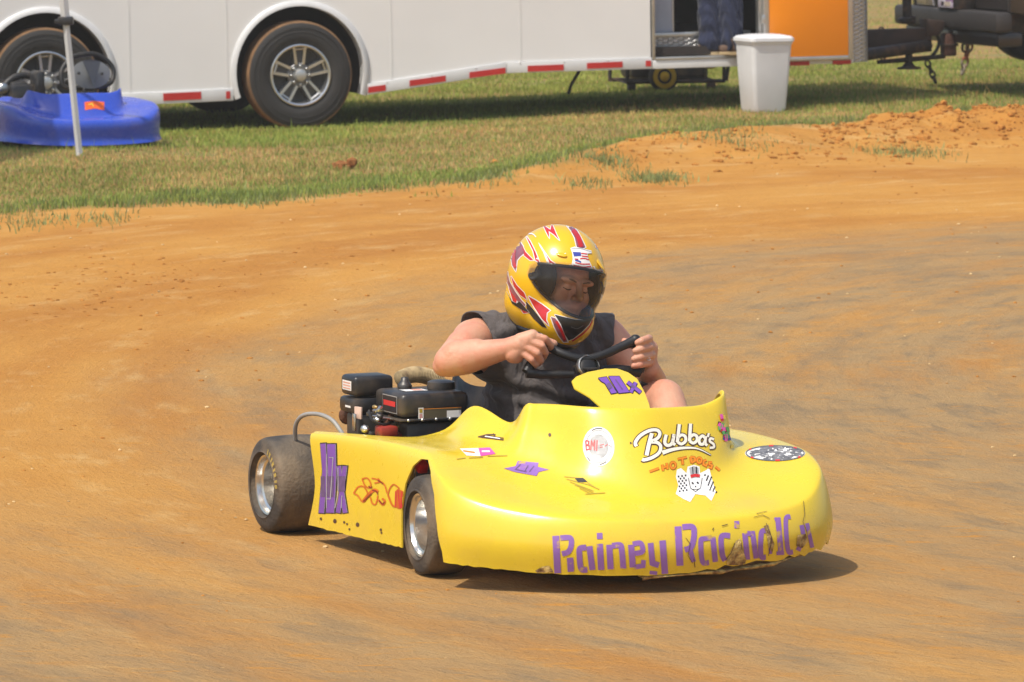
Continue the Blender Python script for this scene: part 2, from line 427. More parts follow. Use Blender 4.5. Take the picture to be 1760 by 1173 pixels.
    bp = N.new('ShaderNodeBump'); bp.inputs['Strength'].default_value = .7; bp.inputs['Distance'].default_value = .030; L.new(h, bp.inputs['Height']); L.new(bp.outputs[0], b.inputs['Normal'])
    return m
DIRT_A = (.50, .232, .046); DIRT_B = (.54, .268, .060); DIRT_C = (.40, .162, .030); DIRT_G = (.36, .238, .112); DIRT_L = (.62, .40, .16); DIRT_D = (.24, .105, .028); DIRT_S = (.205, .152, .092)
SOIL_A = (.34, .20, .075); SOIL_B = (.24, .20, .07)
M_dirt = dirt_material()
build_ground()

# ------------------------------------------------------------------ grass: one mass of blades
def grass_material():
    m = bpy.data.materials.new('grass_blades'); m.use_nodes = True; N = m.node_tree.nodes; L = m.node_tree.links; b = N['Principled BSDF']
    a = N.new('ShaderNodeAttribute'); a.attribute_name = 'tint'; L.new(a.outputs['Color'], b.inputs['Base Color']); b.inputs['Roughness'].default_value = .6; b.inputs['Specular IOR Level'].default_value = .25
    t = N.new('ShaderNodeBsdfTranslucent'); L.new(a.outputs['Color'], t.inputs[0]); mx = N.new('ShaderNodeMixShader'); mx.inputs[0].default_value = .3
    L.new(b.outputs[0], mx.inputs[1]); L.new(t.outputs[0], mx.inputs[2]); L.new(mx.outputs[0], N['Material Output'].inputs[0]); return m
M_grass = grass_material()
def blades(name, x, y, hgt, wid, col, lean=.45):
    n = len(x); z = height(x, y)-.004; a = rng.uniform(0, 2*np.pi, n); ln = rng.uniform(.1, lean, n)*hgt; la = rng.uniform(0, 2*np.pi, n)
    ux, uy = np.cos(a)*wid, np.sin(a)*wid; lx, ly = np.cos(la)*ln, np.sin(la)*ln
    V = np.empty((n, 5, 3), np.float32)
    for k, (s, f, t) in enumerate(((-1, 0, 0), (1, 0, 0), (.75, .45, .3), (-.75, .45, .3), (0, 1, 1))):
        V[:, k, 0] = x+s*ux*.5+lx*t; V[:, k, 1] = y+s*uy*.5+ly*t; V[:, k, 2] = z+hgt*f*(1-.15*t)
    me = bpy.data.meshes.new(name); me.vertices.add(n*5); me.vertices.foreach_set('co', V.ravel())
    b = np.arange(n)[:, None]*5; lo = np.concatenate([b+0, b+1, b+2, b+3, b+3, b+2, b+4], 1).ravel().astype(np.int32)
    me.loops.add(n*7); me.loops.foreach_set('vertex_index', lo); me.polygons.add(n*2)
    st = np.stack([np.arange(n)*7, np.arange(n)*7+4], 1).ravel().astype(np.int32); me.polygons.foreach_set('loop_start', st)
    me.update(calc_edges=True); me.validate()
    at = me.attributes.new('tint', 'FLOAT_COLOR', 'POINT'); c = np.ones((n, 5, 4), np.float32); c[:, :, :3] = col[:, None, :]; at.data.foreach_set('color', c.ravel())
    return link(name, me, M_grass, smooth=False)
G_DRY = np.array((.58, .36, .14)); G_TAN = np.array((.52, .40, .16)); G_GRN = np.array((.24, .325, .065)); G_LUSH = np.array((.225, .265, .095)); G_YEL = np.array((.36, .405, .085))
def grass_points(n, y0, y1, mrg=.6):
    y = rng.uniform(y0, y1, n); x = rng.uniform(-1, 1, n)*(.0955*y+mrg); return x, y
def make_grass():
    xs = []; ys = []
    for n, a, b in ((330000, 27.8, 47), (60000, 47, 72)):
        x, y = grass_points(n, a, b); xs.append(x); ys.append(y)
    x = np.concatenate(xs); y = np.concatenate(ys); d = edge_d(x, y); d0 = y-np.interp(x, EX, EY)
    bare = vnoise(x, y, 1.3, 21); p = sstep(-.25, .75, d)*(.55+.45*sstep(.25, .5, bare))
    # a few weeds on the loose bank
    ridge = np.exp(-((y-np.interp(x, [0, 2.2, 3, 5, 9], [33.6, 35.6, 36.1, 37.1, 39.2]))/.5)**2)*sstep(2.0, 2.9, x); p = p*(1-.93*ridge)
    keep = rng.uniform(0, 1, len(x)) < p; x, y, d, d0 = x[keep], y[keep], d[keep], d0[keep]
    n = len(x); L1 = vnoise(x, y, .55, 31); L2 = vnoise(x, y, 2.1, 32); fringe = 1-sstep(.5, 1.5, d)
    dry = np.clip(sstep(.9, 2.2, d0)*(1-sstep(5.2, 7.4, d0+.5*(L1-.5)*4))*(.45+.8*L2)*(1-.45*sstep(.3, 2.4, x)), 0, 1)
    far = sstep(6.5, 10, d0)
    u = rng.uniform(0, 1, n)
    col = np.where((u < dry*.64)[:, None], np.where((rng.uniform(0, 1, n) < .5)[:, None], G_DRY, G_TAN), np.where((rng.uniform(0, 1, n) < .45+.4*far)[:, None], G_YEL, G_GRN))
    fm = rng.uniform(0, 1, n) < fringe*np.clip(.25+.9*L1, 0, .85)*(.55+.45*sstep(-.8, .4, x)); col = np.where(fm[:, None], G_LUSH, col)
    col = col*rng.uniform(.7, 1.25, n)[:, None]*(.8+.4*L2)[:, None]
    h = rng.uniform(.02, .05, n)*(1+.5*fringe)*(.75+.5*L1); tall = rng.uniform(0, 1, n) < .006; h[tall] *= rng.uniform(2, 3.0, tall.sum())
    o = blades('grass', x, y, h, rng.uniform(.004, .009, n), col.astype(np.float32)); o['kind'] = 'stuff'; o['label'] = 'mown patchy green and tan grass beside the clay track'; o['category'] = 'grass'
    # weedy patches on the clay
    X = []; Y = []
    for px, py, rx, ry, k in ((1040, 292, .16, .4, 380), (1125, 308, .16, .4, 520), (1010, 318, .14, .4, 160), (835, 318, .2, .3, 200), (430, 350, .2, .4, 200), (190, 380, .14, .5, 110), (1560, 265, .25, .5, 350), (1745, 225, .18, .4, 1200), (1640, 225, .2, .3, 300), (1250, 268, .3, .5, 300), (60, 385, .2, .5, 160)):
        c = onz(px, py); X.append(rng.normal(c.x, rx*.6, k)); Y.append(rng.normal(c.y, ry*.6, k))
    X = np.concatenate(X); Y = np.concatenate(Y); n = len(X)
    o = blades('weeds', X, Y, rng.uniform(.02, .07, n), rng.uniform(.004, .009, n), (G_LUSH*rng.uniform(.7, 1.5, n)[:, None]).astype(np.float32), .8); o['kind'] = 'stuff'; o['label'] = 'thin weeds growing through the orange clay bank'; o['category'] = 'weeds'
make_grass()

# ------------------------------------------------------------------ loose clods and crumbs of clay
M_clod = mat('clay_clod', (.40, .175, .04), .95, var=.3, vscale=20, bump=.5, bscale=60, spec=.1)
M_crumb = mat('pale_crumb', (.62, .44, .22), .95, var=.3, vscale=30, spec=.1)
def rock_into(V, Fc, c, r, fl=.6):
    bm = bmesh.new(); bmesh.ops.create_icosphere(bm, subdivisions=1, radius=1); b0 = len(V); a = random.uniform(0, 6.28); sx = random.uniform(.8, 1.5)
    for v in bm.verts:
        p = v.co*random.uniform(.72, 1.15); x = p.x*sx; V.append((c[0]+r*(x*math.cos(a)-p.y*math.sin(a)), c[1]+r*(x*math.sin(a)+p.y*math.cos(a)), c[2]+r*fl*p.z))
    for f in bm.faces: Fc.append(tuple(b0+v.index for v in f.verts))
    bm.free()
V = []; Fc = []
LN = lambda x: float(np.interp(x, [0, 2.2, 3, 5, 9], [33.6, 35.6, 36.1, 37.1, 39.2]))
for i in range(1500):
    x = random.uniform(2.0, 4.3); y = LN(x)+random.gauss(-.12, .36); r = min(.042, .005+random.expovariate(1/.006)); rock_into(V, Fc, (x, y, hz(x, y)+r*.1), r, random.uniform(.5, .9))
for i in range(420):
    x = random.gauss(1.25, .62); y = 34.2+random.gauss(0, .7); r = min(.03, .004+random.expovariate(1/.006)); rock_into(V, Fc, (x, y, hz(x, y)+r*.2), r)
for cx_, cy_, sx_, sy_, k in ((235, 472, .22, .8, 160), (90, 505, .28, .9, 150), (180, 520, .3, .9, 90), (560, 455, .3, .9, 60), (330, 580, .25, 1., 50), (640, 335, .5, .6, 90), (120, 770, .3, .7, 40)):
    c = onz(cx_, cy_)
    for i in range(k): x = random.gauss(c.x, sx_); y = random.gauss(c.y, sy_); r = min(.013, .002+random.expovariate(1/.0035)); rock_into(V, Fc, (x, y, hz(x, y)+r*.1), r, .45)
for i in range(380):
    y = random.uniform(14, 34); x = random.uniform(-1, 1)*(.096*y+.2)
    if y > np.interp(x, EX, EY): continue
    r = random.uniform(.003, .0105)*(.5 if y < 20 else 1); rock_into(V, Fc, (x, y, hz(x, y)+r*.2), r)
o = mesh('loose_clay_clods', V, Fc, M_clod, smooth=False); o['kind'] = 'stuff'; o['label'] = 'loose orange clay clods scattered on the bank and track'; o['category'] = 'clods'
V = []; Fc = []
for i in range(150):
    y = random.uniform(15, 34); x = random.uniform(-1, 1)*(.096*y+.2)
    if y > np.interp(x, EX, EY): continue
    r = random.uniform(.003, .009); rock_into(V, Fc, (x, y, hz(x, y)+r*.3), r)
o = mesh('pale_crumbs', V, Fc, M_crumb, smooth=False); o['kind'] = 'stuff'; o['label'] = 'tiny pale crumbs of gravel on the clay'; o['category'] = 'gravel'
# ================================================================== YELLOW KART  (x ahead of rear axle, y to the driver's left, z up)
def body_material(name, col, chip, dirt, amount=.5):
    m = bpy.data.materials.new(name); m.use_nodes = True; N = m.node_tree.nodes; L = m.node_tree.links; b = N['Principled BSDF']
    b.inputs['Roughness'].default_value = .27; b.inputs['Coat Weight'].default_value = .25; b.inputs['Coat Roughness'].default_value = .12
    tc = N.new('ShaderNodeTexCoord'); sp = N.new('ShaderNodeSeparateXYZ'); L.new(tc.outputs['Object'], sp.inputs[0])
    def noise(s, d=6, r=.6):
        t = N.new('ShaderNodeTexNoise'); t.inputs['Scale'].default_value = s; t.inputs['Detail'].default_value = d; t.inputs['Roughness'].default_value = r; L.new(tc.outputs['Object'], t.inputs['Vector']); return t.outputs['Fac']
    def rg(v, a, c, d=0, e=1):
        r = N.new('ShaderNodeMapRange'); r.inputs['From Min'].default_value = a; r.inputs['From Max'].default_value = c; r.inputs['To Min'].default_value = d; r.inputs['To Max'].default_value = e; L.new(v, r.inputs['Value']); return r.outputs[0]
    def mul(a, c):
        q = N.new('ShaderNodeMath'); q.operation = 'MULTIPLY'; L.new(a, q.inputs[0])
        if isinstance(c, float): q.inputs[1].default_value = c
        else: L.new(c, q.inputs[1])
        return q.outputs[0]
    def mix(f, a, c):
        q = N.new('ShaderNodeMix'); q.data_type = 'RGBA'; L.new(f, q.inputs['Factor'])
        for k, v in (('A', a), ('B', c)):
            if isinstance(v, tuple): q.inputs[k].default_value = v+(1,)
            else: L.new(v, q.inputs[k])
        return q.outputs['Result']
    c = mix(rg(noise(3), .35, .65), tuple(v*.96 for v in col), tuple(min(1, v*1.03) for v in col))
    # clay dust film, stronger in patches and towards the lower skirt
    c = mix(mul(rg(noise(5, 8), .45, .75, 0, .30), rg(sp.outputs[2], .0, .45, 1.3, .35)), c, dirt)
    # stone chips, mostly low on the nose and skirt
    c = mix(mul(rg(noise(55, 4, .7), .69, .73), rg(sp.outputs[2], .05, .24, amount, .0)), c, chip)
    c = mix(mul(rg(noise(17, 8, .75), .66, .70), mul(rg(sp.outputs[2], .06, .13, 1, 0), rg(sp.outputs[1], -.45, .1, .25, 1.))), c, chip)
    L.new(c, b.inputs['Base Color'])
    L.new(rg(noise(7, 6), .35, .75, .2, .42), b.inputs['Roughness'])
    bp = N.new('ShaderNodeBump'); bp.inputs['Strength'].default_value = .12; bp.inputs['Distance'].default_value = .004; L.new(noise(14, 3), bp.inputs['Height']); L.new(bp.outputs[0], b.inputs['Normal'])
    return m
M_yel = body_material('yellow_gelcoat', (.75, .55, .030), (.16, .08, .03), (.55, .33, .10))
M_tyre = mat('kart_tyre', (.055, .047, .040), .8, var=.25, vscale=9, col2=(.24, .175, .105), c2scale=7, c2lo=.40, c2hi=.72, bump=.35, bscale=110)
M_alu = mat('spun_aluminium', (.70, .69, .66), .24, .95, var=.08, vscale=20, col2=(.48, .38, .25), c2scale=9, c2lo=.52, c2hi=.75, bump=.05)
M_steel = mat('dark_steel', (.09, .085, .08), .45, .7, var=.2)
M_chrome = mat('bright_steel', (.6, .6, .58), .3, .95)
M_black = mat('black_plastic', (.022, .022, .024), .38, var=.3, vscale=12, col2=(.12, .09, .06), c2scale=7, c2lo=.52, c2hi=.78, bump=.08, bscale=120)
M_blk2 = mat('black_grip', (.014, .013, .013), .5, var=.3, col2=(.07, .055, .04), c2scale=12, c2lo=.55, c2hi=.8)
M_red = mat('engine_red', (.28, .028, .016), .45, var=.2, vscale=25, col2=(.15, .07, .04), c2scale=14)
M_rust = mat('rusty_steel', (.13, .055, .028), .8, .3, var=.4, vscale=30, bump=.4, bscale=120)
M_wrap = mat('header_wrap', (.40, .30, .16), .95, var=.25, vscale=40, col2=(.16, .11, .06), c2scale=25, c2lo=.5, c2hi=.7)
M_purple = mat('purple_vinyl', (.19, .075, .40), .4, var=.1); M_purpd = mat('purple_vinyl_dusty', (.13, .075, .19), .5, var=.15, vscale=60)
M_purpf = mat('purple_lettering', (.27, .13, .44), .42, var=.12, col2=(.55, .36, .10), c2scale=22, c2lo=.60, c2hi=.66)
M_vblk = mat('black_vinyl', (.02, .015, .018), .5); M_vwht = mat('white_vinyl', (.82, .81, .78), .45, var=.04); M_vred = mat('red_vinyl', (.62, .03, .03), .45, var=.1)
M_vorg = mat('orange_vinyl', (.80, .26, .01), .45, var=.1); M_vbrn = mat('brown_vinyl', (.085, .04, .025), .5); M_vgry = mat('grey_vinyl', (.42, .42, .42), .5, var=.15, vscale=50)
M_vpnk = mat('pink_vinyl', (.80, .10, .42), .45); M_vgrn = mat('green_vinyl', (.10, .40, .10), .45); M_vyel = mat('yellow_vinyl', (.85, .6, .05), .45); M_cream = mat('cream_vinyl', (.86, .82, .70), .45, var=.05)
M_vblu = mat('blue_vinyl', (.05, .07, .35), .45); M_vgold = mat('faded_gold_print', (.42, .30, .03), .5); M_flame = mat('flame_print', (.62, .13, .01), .45)

kart = empty('racing_kart', loc=KO, rz=KROT)
tag(kart, 'yellow dirt-track racing kart with purple lettering and a driver aboard', 'kart')
KMI = (Matrix.Translation(KO) @ Matrix.Rotation(KROT, 4, 'Z')).inverted()

# --- bodywork: a U-shaped loft, right rear -> nose -> left rear; each station runs from the skirt's foot up to the cockpit edge
NET = [
 # B                    M                     E1                    E2                    D1                    D2                    C1                    T                     lip
 [(.222,-.525,.045),(.262,-.520,.165),(.232,-.522,.295),(.222,-.505,.316),(.222,-.490,.318),(.222,-.477,.316),(.222,-.468,.308),(.222,-.463,.295),(.222,-.460,.280)],
 [(.45,-.525,.050),(.45,-.522,.18),(.45,-.518,.312),(.45,-.497,.332),(.45,-.465,.332),(.45,-.435,.326),(.45,-.415,.317),(.45,-.405,.305),(.45,-.40,.285)],
 [(.70,-.525,.056),(.70,-.522,.19),(.70,-.512,.322),(.70,-.485,.342),(.69,-.425,.342),(.68,-.365,.341),(.66,-.315,.345),(.65,-.295,.352),(.64,-.285,.34)],
 [(.885,-.526,.062),(.885,-.525,.19),(.885,-.510,.322),(.88,-.475,.345),(.87,-.400,.345),(.855,-.325,.355),(.825,-.275,.395),(.80,-.258,.436),(.785,-.250,.425)],
 [(1.03,-.530,.064),(1.03,-.530,.19),(1.03,-.514,.318),(1.025,-.472,.340),(1.02,-.395,.337),(1.01,-.310,.345),(.985,-.250,.375),(.965,-.222,.405),(.95,-.212,.395)],
 [(1.17,-.556,.068),(1.175,-.560,.17),(1.17,-.541,.270),(1.16,-.495,.305),(1.13,-.405,.312),(1.10,-.300,.328),(1.075,-.245,.395),(1.05,-.215,.458),(1.035,-.205,.455)],
 [(1.295,-.556,.068),(1.305,-.560,.15),(1.295,-.540,.228),(1.265,-.490,.270),(1.21,-.395,.288),(1.15,-.285,.312),(1.11,-.230,.39),(1.08,-.200,.463),(1.065,-.19,.46)],
 [(1.415,-.452,.060),(1.430,-.457,.135),(1.415,-.440,.195),(1.380,-.400,.234),(1.315,-.325,.259),(1.235,-.230,.290),(1.18,-.185,.375),(1.14,-.160,.464),(1.125,-.15,.46)],
 [(1.545,-.273,.050),(1.562,-.276,.125),(1.545,-.266,.178),(1.505,-.242,.212),(1.440,-.200,.236),(1.355,-.145,.266),(1.29,-.115,.36),(1.235,-.095,.462),(1.22,-.09,.458)],
 [(1.625,-.02,.048),(1.642,-.02,.120),(1.622,-.018,.170),(1.580,-.012,.202),(1.515,.000,.224),(1.430,.010,.255),(1.36,.018,.35),(1.285,.025,.458),(1.27,.025,.454)],
 [(1.61,.22,.052),(1.627,.222,.122),(1.607,.218,.172),(1.563,.205,.204),(1.490,.180,.228),(1.400,.155,.262),(1.335,.150,.355),(1.270,.145,.455),(1.255,.142,.451)],
 [(1.565,.405,.062),(1.580,.410,.135),(1.560,.400,.186),(1.515,.375,.218),(1.435,.320,.250),(1.345,.262,.288),(1.29,.255,.375),(1.245,.245,.457),(1.23,.24,.453)],
 [(1.46,.520,.074),(1.472,.527,.150),(1.452,.512,.215),(1.415,.478,.262),(1.345,.405,.290),(1.27,.330,.318),(1.235,.322,.40),(1.215,.318,.478),(1.205,.31,.472)],
 [(1.33,.560,.080),(1.338,.566,.17),(1.322,.548,.262),(1.295,.505,.305),(1.245,.430,.320),(1.185,.362,.345),(1.165,.350,.42),(1.155,.342,.485),(1.145,.335,.478)],
 [(1.17,.565,.075),(1.175,.570,.19),(1.165,.553,.305),(1.145,.515,.335),(1.115,.435,.342),(1.08,.375,.355),(1.075,.355,.39),(1.07,.345,.425),(1.06,.338,.42)],
 [(1.02,.545,.068),(1.02,.548,.20),(1.02,.535,.325),(1.01,.505,.348),(1.0,.440,.350),(.99,.390,.356),(.98,.362,.385),(.97,.350,.415),(.96,.342,.405)],
 [(.80,.535,.060),(.80,.536,.19),(.80,.525,.325),(.80,.50,.345),(.80,.45,.347),(.80,.405,.350),(.79,.375,.385),(.78,.365,.42),(.77,.358,.41)],
 [(.55,.535,.056),(.55,.536,.18),(.55,.525,.318),(.55,.50,.338),(.55,.47,.340),(.55,.44,.338),(.55,.415,.345),(.55,.40,.36),(.55,.395,.35)],
 [(.30,.535,.050),(.32,.536,.165),(.30,.525,.300),(.295,.51,.322),(.295,.49,.324),(.295,.475,.322),(.295,.465,.315),(.295,.46,.305),(.295,.457,.29)],
]
for st in NET[5:15]:                                  # crisper shoulder where hood rolls into the skirt
    e1, e2 = Vector(st[2]), Vector(st[3]); K_ = Vector((e1.x, e1.y, e2.z)); st[2] = tuple(e1.lerp(K_, .34)); st[3] = tuple(e2.lerp(K_, .36))
for i, dz in ((11, .010), (12, .022), (13, .018)):
    for j in (2, 3): p_ = NET[i][j]; NET[i][j] = (p_[0], p_[1], p_[2]+dz)
def loft(net, nu=7, nv=5):
    rows = [catmull(r, nv) for r in net]; cols = []
    for j in range(len(rows[0])): cols.append(catmull([r[j] for r in rows], nu))
    n, m_ = len(cols[0]), len(cols); V = [cols[j][i] for i in range(n) for j in range(m_)]
    Fc = [(i*m_+j, i*m_+j+1, (i+1)*m_+j+1, (i+1)*m_+j) for i in range(n-1) for j in range(m_-1)]
    return V, Fc, n, m_
def kart_body(name, m, parent, net, ragged=True, cuts=True, thick=.005):
    V, Fc, n, m_ = loft(net, 9, 6)
    if ragged:                                        # the foot of the nose is chewed away, worst on the driver's left
        random.seed(5)
        for i in range(n):
            p = V[i*m_]; t = max(0, min(1, (p.y+.05)/.2))*max(0, min(1, (p.x-1.38)/.1)); a = t*(.008+.013*abs(math.sin(i*1.7)*math.sin(i*.61)))+random.uniform(0, .003)
            for j in range(6): V[i*m_+j] = V[i*m_+j]+Vector((0, 0, a*(1-j/6)))
    o = mesh(name, V, Fc, m, parent)
    bm = bmesh.new(); bm.from_mesh(o.data); bmesh.ops.recalc_face_normals(bm, faces=bm.faces)
    c = sum((f.normal.z for f in bm.faces))
    if c < 0: bmesh.ops.reverse_faces(bm, faces=bm.faces)
    bm.to_mesh(o.data); bm.free()
    if cuts:                                          # wheel arches
        ar = [(.907, -.1), (.907, .17), (.925, .245), (.965, .298), (1.01, .322), (1.06, .325), (1.12, .300), (1.19, .245), (1.245, .17), (1.275, .10), (1.285, -.1)]
        bm = bmesh.new(); bm.from_mesh(o.data); cx_, cz_ = 1.08, .12
        for i in range(len(ar)-1):
            (x0, z0), (x1, z1) = ar[i], ar[i+1]; nn = Vector((z1-z0, 0, -(x1-x0)))
            fs = [f for f in bm.faces if abs(f.calc_center_median().y) > .44 and .8 < f.calc_center_median().x < 1.4 and f.calc_center_median().z < .34 and abs(f.normal.z) < .8]
            bmesh.ops.bisect_plane(bm, geom=fs+list({e for f in fs for e in f.edges})+list({v for f in fs for v in f.verts}), plane_co=(x0, 0, z0), plane_no=nn)
        def ins(p):
            for i in range(len(ar)-1):
                (x0, z0), (x1, z1) = ar[i], ar[i+1]
                if (x1-x0)*(p.z-z0)-(z1-z0)*(p.x-x0) > 0: return False
            return True
        kill = [f for f in bm.faces if abs(f.calc_center_median().y) > .44 and ins(f.calc_center_median())]
        bmesh.ops.delete(bm, geom=kill, context='FACES'); bmesh.ops.triangulate(bm, faces=[f for f in bm.faces if len(f.verts) > 4]); bm.to_mesh(o.data); bm.free()
    solidify(o, thick)
    o.data.shade_smooth(); o.data.set_sharp_from_angle(angle=R(55)); return o
body = kart_body('bodywork', M_yel, kart, NET)
WB = Wrap(bvh_of([(body, Matrix())]), KMI)
def deco(name, geo, m, off=.0012, parent=None, W=None, maxedge=.05): return (W or WB).make(name, geo[0], geo[1], m, parent or body, off, maxedge)

# --- lettering along the nose, traced stroke by stroke
_s, _x, _y = 1760/540., 920, 860
LET = [([(115,200),(126,408)],38),([(140,212),(195,212),(202,250),(186,288),(150,300)],30),([(195,322),(200,400)],36),
 ([(285,265),(252,270),(247,300),(257,382),(292,388)],32),([(303,258),(320,390)],34),([(361,245),(369,390)],35),([(360,184),(361,218)],32),
 ([(414,250),(422,386)],34),([(430,256),(474,252),(484,280),(493,382)],32),([(536,250),(546,375)],34),([(545,246),(590,242),(600,286),(558,298)],28),([(552,375),(604,366),(606,335)],26),
 ([(645,240),(656,352),(692,364)],32),([(712,226),(726,412)],36),([(640,404),(682,408)],20),
 ([(798,148),(810,366)],38),([(822,152),(880,152),(888,200),(872,262),(836,278)],32),([(868,280),(886,345)],26),
 ([(987,210),(946,216),(926,232),(936,343),(972,348)],28),([(992,205),(1008,345)],30),([(1090,200),(1042,206),(1046,300),(1062,338)],30),
 ([(1127,118),(1128,158)],28),([(1132,245),(1140,330)],22),([(1172,185),(1187,332)],30),([(1186,187),(1216,187),(1236,325)],28),
 ([(1300,175),(1266,182),(1263,308),(1290,318)],28),([(1302,182),(1318,300)],16),([(1357,98),(1376,298)],30),([(1338,108),(1352,104)],16),([(1350,297),(1392,295)],20),
 ([(1428,94),(1402,112),(1414,278),(1442,288)],25),([(1490,140),(1502,200)],25),([(1520,130),(1550,265)],22),([(1503,215),(1470,282)],25),([(660,404),(662,412)],24)]
deco('lettering', stroke2([(tr(p, _s, _x, _y), w_/_s, len(p) > 3) for p, w_ in LET]), M_purpf, .0014)

# --- number on the side panel
_s, _x, _y = 1760/420., 520, 740
NUM = [([(168,96),(160,590),(140,590)],30),([(140,100),(168,98),(164,300),(140,596)],34),([(200,100),(208,340),(190,592)],40),([(232,110),(236,340),(212,592)],26),([(272,256),(272,330),(308,592)],30),([(308,256),(306,330),(262,592)],30)]
NUM = [([(150,96),(165,300),(138,596)],36),([(198,100),(205,330),(190,594)],34),([(224,100),(230,330),(214,594)],30),([(264,258),(282,420),(310,594)],30),([(308,258),(288,420),(258,594)],30)]
deco('number_decal', stroke2([(tr([(a+2, b+(6 if b > 400 else -8)) for a, b in p], _s, _x, _y), (w_+16)/_s) for p, w_ in NUM]), M_vblk, .0008)
deco('number_decal', stroke2([(tr(p, _s, _x, _y), (w_+4)/_s) for p, w_ in NUM]), M_vgry, .0012)
deco('number_decal', stroke2([(tr(p, _s, _x, _y), w_/_s) for p, w_ in NUM]), M_purple, .0017)
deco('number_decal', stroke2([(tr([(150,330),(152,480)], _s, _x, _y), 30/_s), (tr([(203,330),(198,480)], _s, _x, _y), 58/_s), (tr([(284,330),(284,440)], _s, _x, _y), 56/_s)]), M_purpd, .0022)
deco('number_decal', stroke2([(tr(p, _s, _x, _y), 5/_s) for p in ([(178,170),(178,560)],[(196,196),(226,196),(206,494),(176,494)],[(240,560),(262,440),(262,270)],[(284,560),(290,470)])]), M_vgry, .0027)
# --- flames behind the front wheel
FL = [([(370,455),(400,410),(440,405),(470,450),(465,490),(435,515),(400,470),(372,455)],6),([(430,350),(470,345),(495,390),(480,415),(450,395),(432,352)],6),([(440,510),(480,460),(520,430),(545,445)],14),
 ([(490,480),(505,525),(530,530),(545,470)],6),([(500,345),(540,355),(590,390),(610,450)],6),([(545,345),(560,370),(520,380)],6),([(548,500),(580,535),(595,510),(575,490)],9),([(615,470),(630,420),(660,390),(700,420)],6),([(620,470),(650,540),(690,550)],8)]
deco('flame_decal', stroke2([(tr(p, _s, _x, _y), w_*1.6/_s, True) for p, w_ in FL]), M_flame, .0013)
deco('flame_decal', fill2(tr([(668,440),(690,420),(728,440),(728,580),(690,565),(665,540)], _s, _x, _y)), M_flame, .0011)
deco('flame_decal', stroke2([(tr(p, _s, _x, _y), 9/_s, True) for p in ([(440,512),(470,485),(500,455)],[(505,430),(535,440),(545,462)],[(545,360),(565,372),(585,385)],[(555,505),(580,530),(592,515)],[(480,400),(492,415),(505,405)])]), mat('dark_red_print', (.22, .02, .01), .45), .0018)
deco('flame_decal', stroke2([(tr(p, _s, _x, _y), 9/_s) for p in ([(676,440),(672,555)],[(690,430),(704,560)],[(718,440),(712,560)])]), M_vred, .0016)

# --- shop lettering on the cowl
_s, _x, _y = 4., 960, 680
BUB = [([(535,352),(528,325),(560,280),(620,245),(672,240),(694,262),(680,295),(632,322)],22),([(632,322),(676,326),(700,352),(690,395),(645,428),(590,445),(575,440)],22),([(640,262),(622,330),(604,415)],26),
 ([(738,272),(728,325),(748,346),(778,330),(792,268)],22),([(792,268),(784,325),(800,342)],20),([(828,200),(814,325)],22),([(816,322),(842,336),(870,316),(868,284),(842,274),(818,292)],20),
 ([(905,196),(898,318)],22),([(900,316),(924,330),(948,312),(948,284),(926,272),(902,288)],20),([(1006,296),(986,280),(964,304),(970,334),(992,336),(1006,312)],20),([(1010,282),(1006,330),(1020,346)],18),
 ([(1030,262),(1024,288)],14),([(1066,304),(1042,298),(1038,318),(1062,336),(1064,358),(1036,362)],16)]
SW = ([(712,396),(790,372),(880,362),(960,370),(1046,412)], lambda t: (26*(1-t)+3)/4.)
g = lambda grow: [(tr(p, _s, _x, _y), (w_+grow)/_s, True) for p, w_ in BUB]
deco('shop_lettering', stroke2(g(15)+[(tr(SW[0], _s, _x, _y), lambda t: (26*(1-t)+14)/4., True)], 2), M_vbrn, .0011)
deco('shop_lettering', stroke2(g(0)+[(tr(SW[0], _s, _x, _y), SW[1], True)], 2), M_cream, .0019)
def circ(cx, cy, rx, ry, n=12): return [(cx+rx*math.cos(2*math.pi*i/n), cy+ry*math.sin(2*math.pi*i/n)) for i in range(n+1)]
HD = [[(625,526),(690,503)],[(712,476),(718,520)],[(742,466),(748,510)],[(714,500),(746,489)],circ(786,482,18,22),[(818,440),(880,426)],[(849,434),(853,478)],[(906,424),(912,466)],[(906,424),(932,428),(938,450),(912,466)],circ(966,448,15,19),
 [(1016,446),(998,452),(994,476),(1012,486),(1020,470)],[(1054,462),(1036,462),(1036,476),(1054,484),(1048,502),(1030,496)],[(1078,492),(1106,518)]]
deco('shop_lettering', stroke2([(tr(p, _s, _x, _y), 19/_s) for p in HD], 2), mat('burnt_orange_vinyl', (.55, .13, .008), .45), .0011)
deco('shop_lettering', stroke2([(tr(p, _s, _x, _y), 10/_s) for p in HD], 2), M_vorg, .0017)
# round parts-shop sticker
deco('round_sticker', ell2(1029, 768, 27, 34, -4), M_vwht, .0010)
deco('round_sticker', stroke2([([(1029+a*math.cos(t/20*6.2832), 768+b*math.sin(t/20*6.2832)) for t in range(21)], 1.6) for a, b in ((22, 28), (11, 14))], 2), M_vgry, .0016)
deco('round_sticker', ell2(1029, 768, 17, 21, -4), mat('pale_grey_vinyl', (.40, .40, .40), .5, var=.3, vscale=60), .0014)
deco('round_sticker', stroke2([([(1029+24*math.cos(t), 768+31*math.sin(t)) for t in np.linspace(a, b, 10)], 1.5) for a, b in ((4.2, 5.0), (1.0, 1.5), (2.2, 2.5))], 2), M_vblk, .0017)
BMI = [[(188,312),(192,376)],[(188,312),(208,316),(206,340),(190,344)],[(190,344),(212,348),(212,372),(192,376)],[(222,378),(228,312),(238,350),(250,310),(248,380)],[(266,310),(262,384)],[(285,345),(312,338)],[(320,352),(338,338)],[(346,345),(358,352)],[(284,358),(305,356)]]
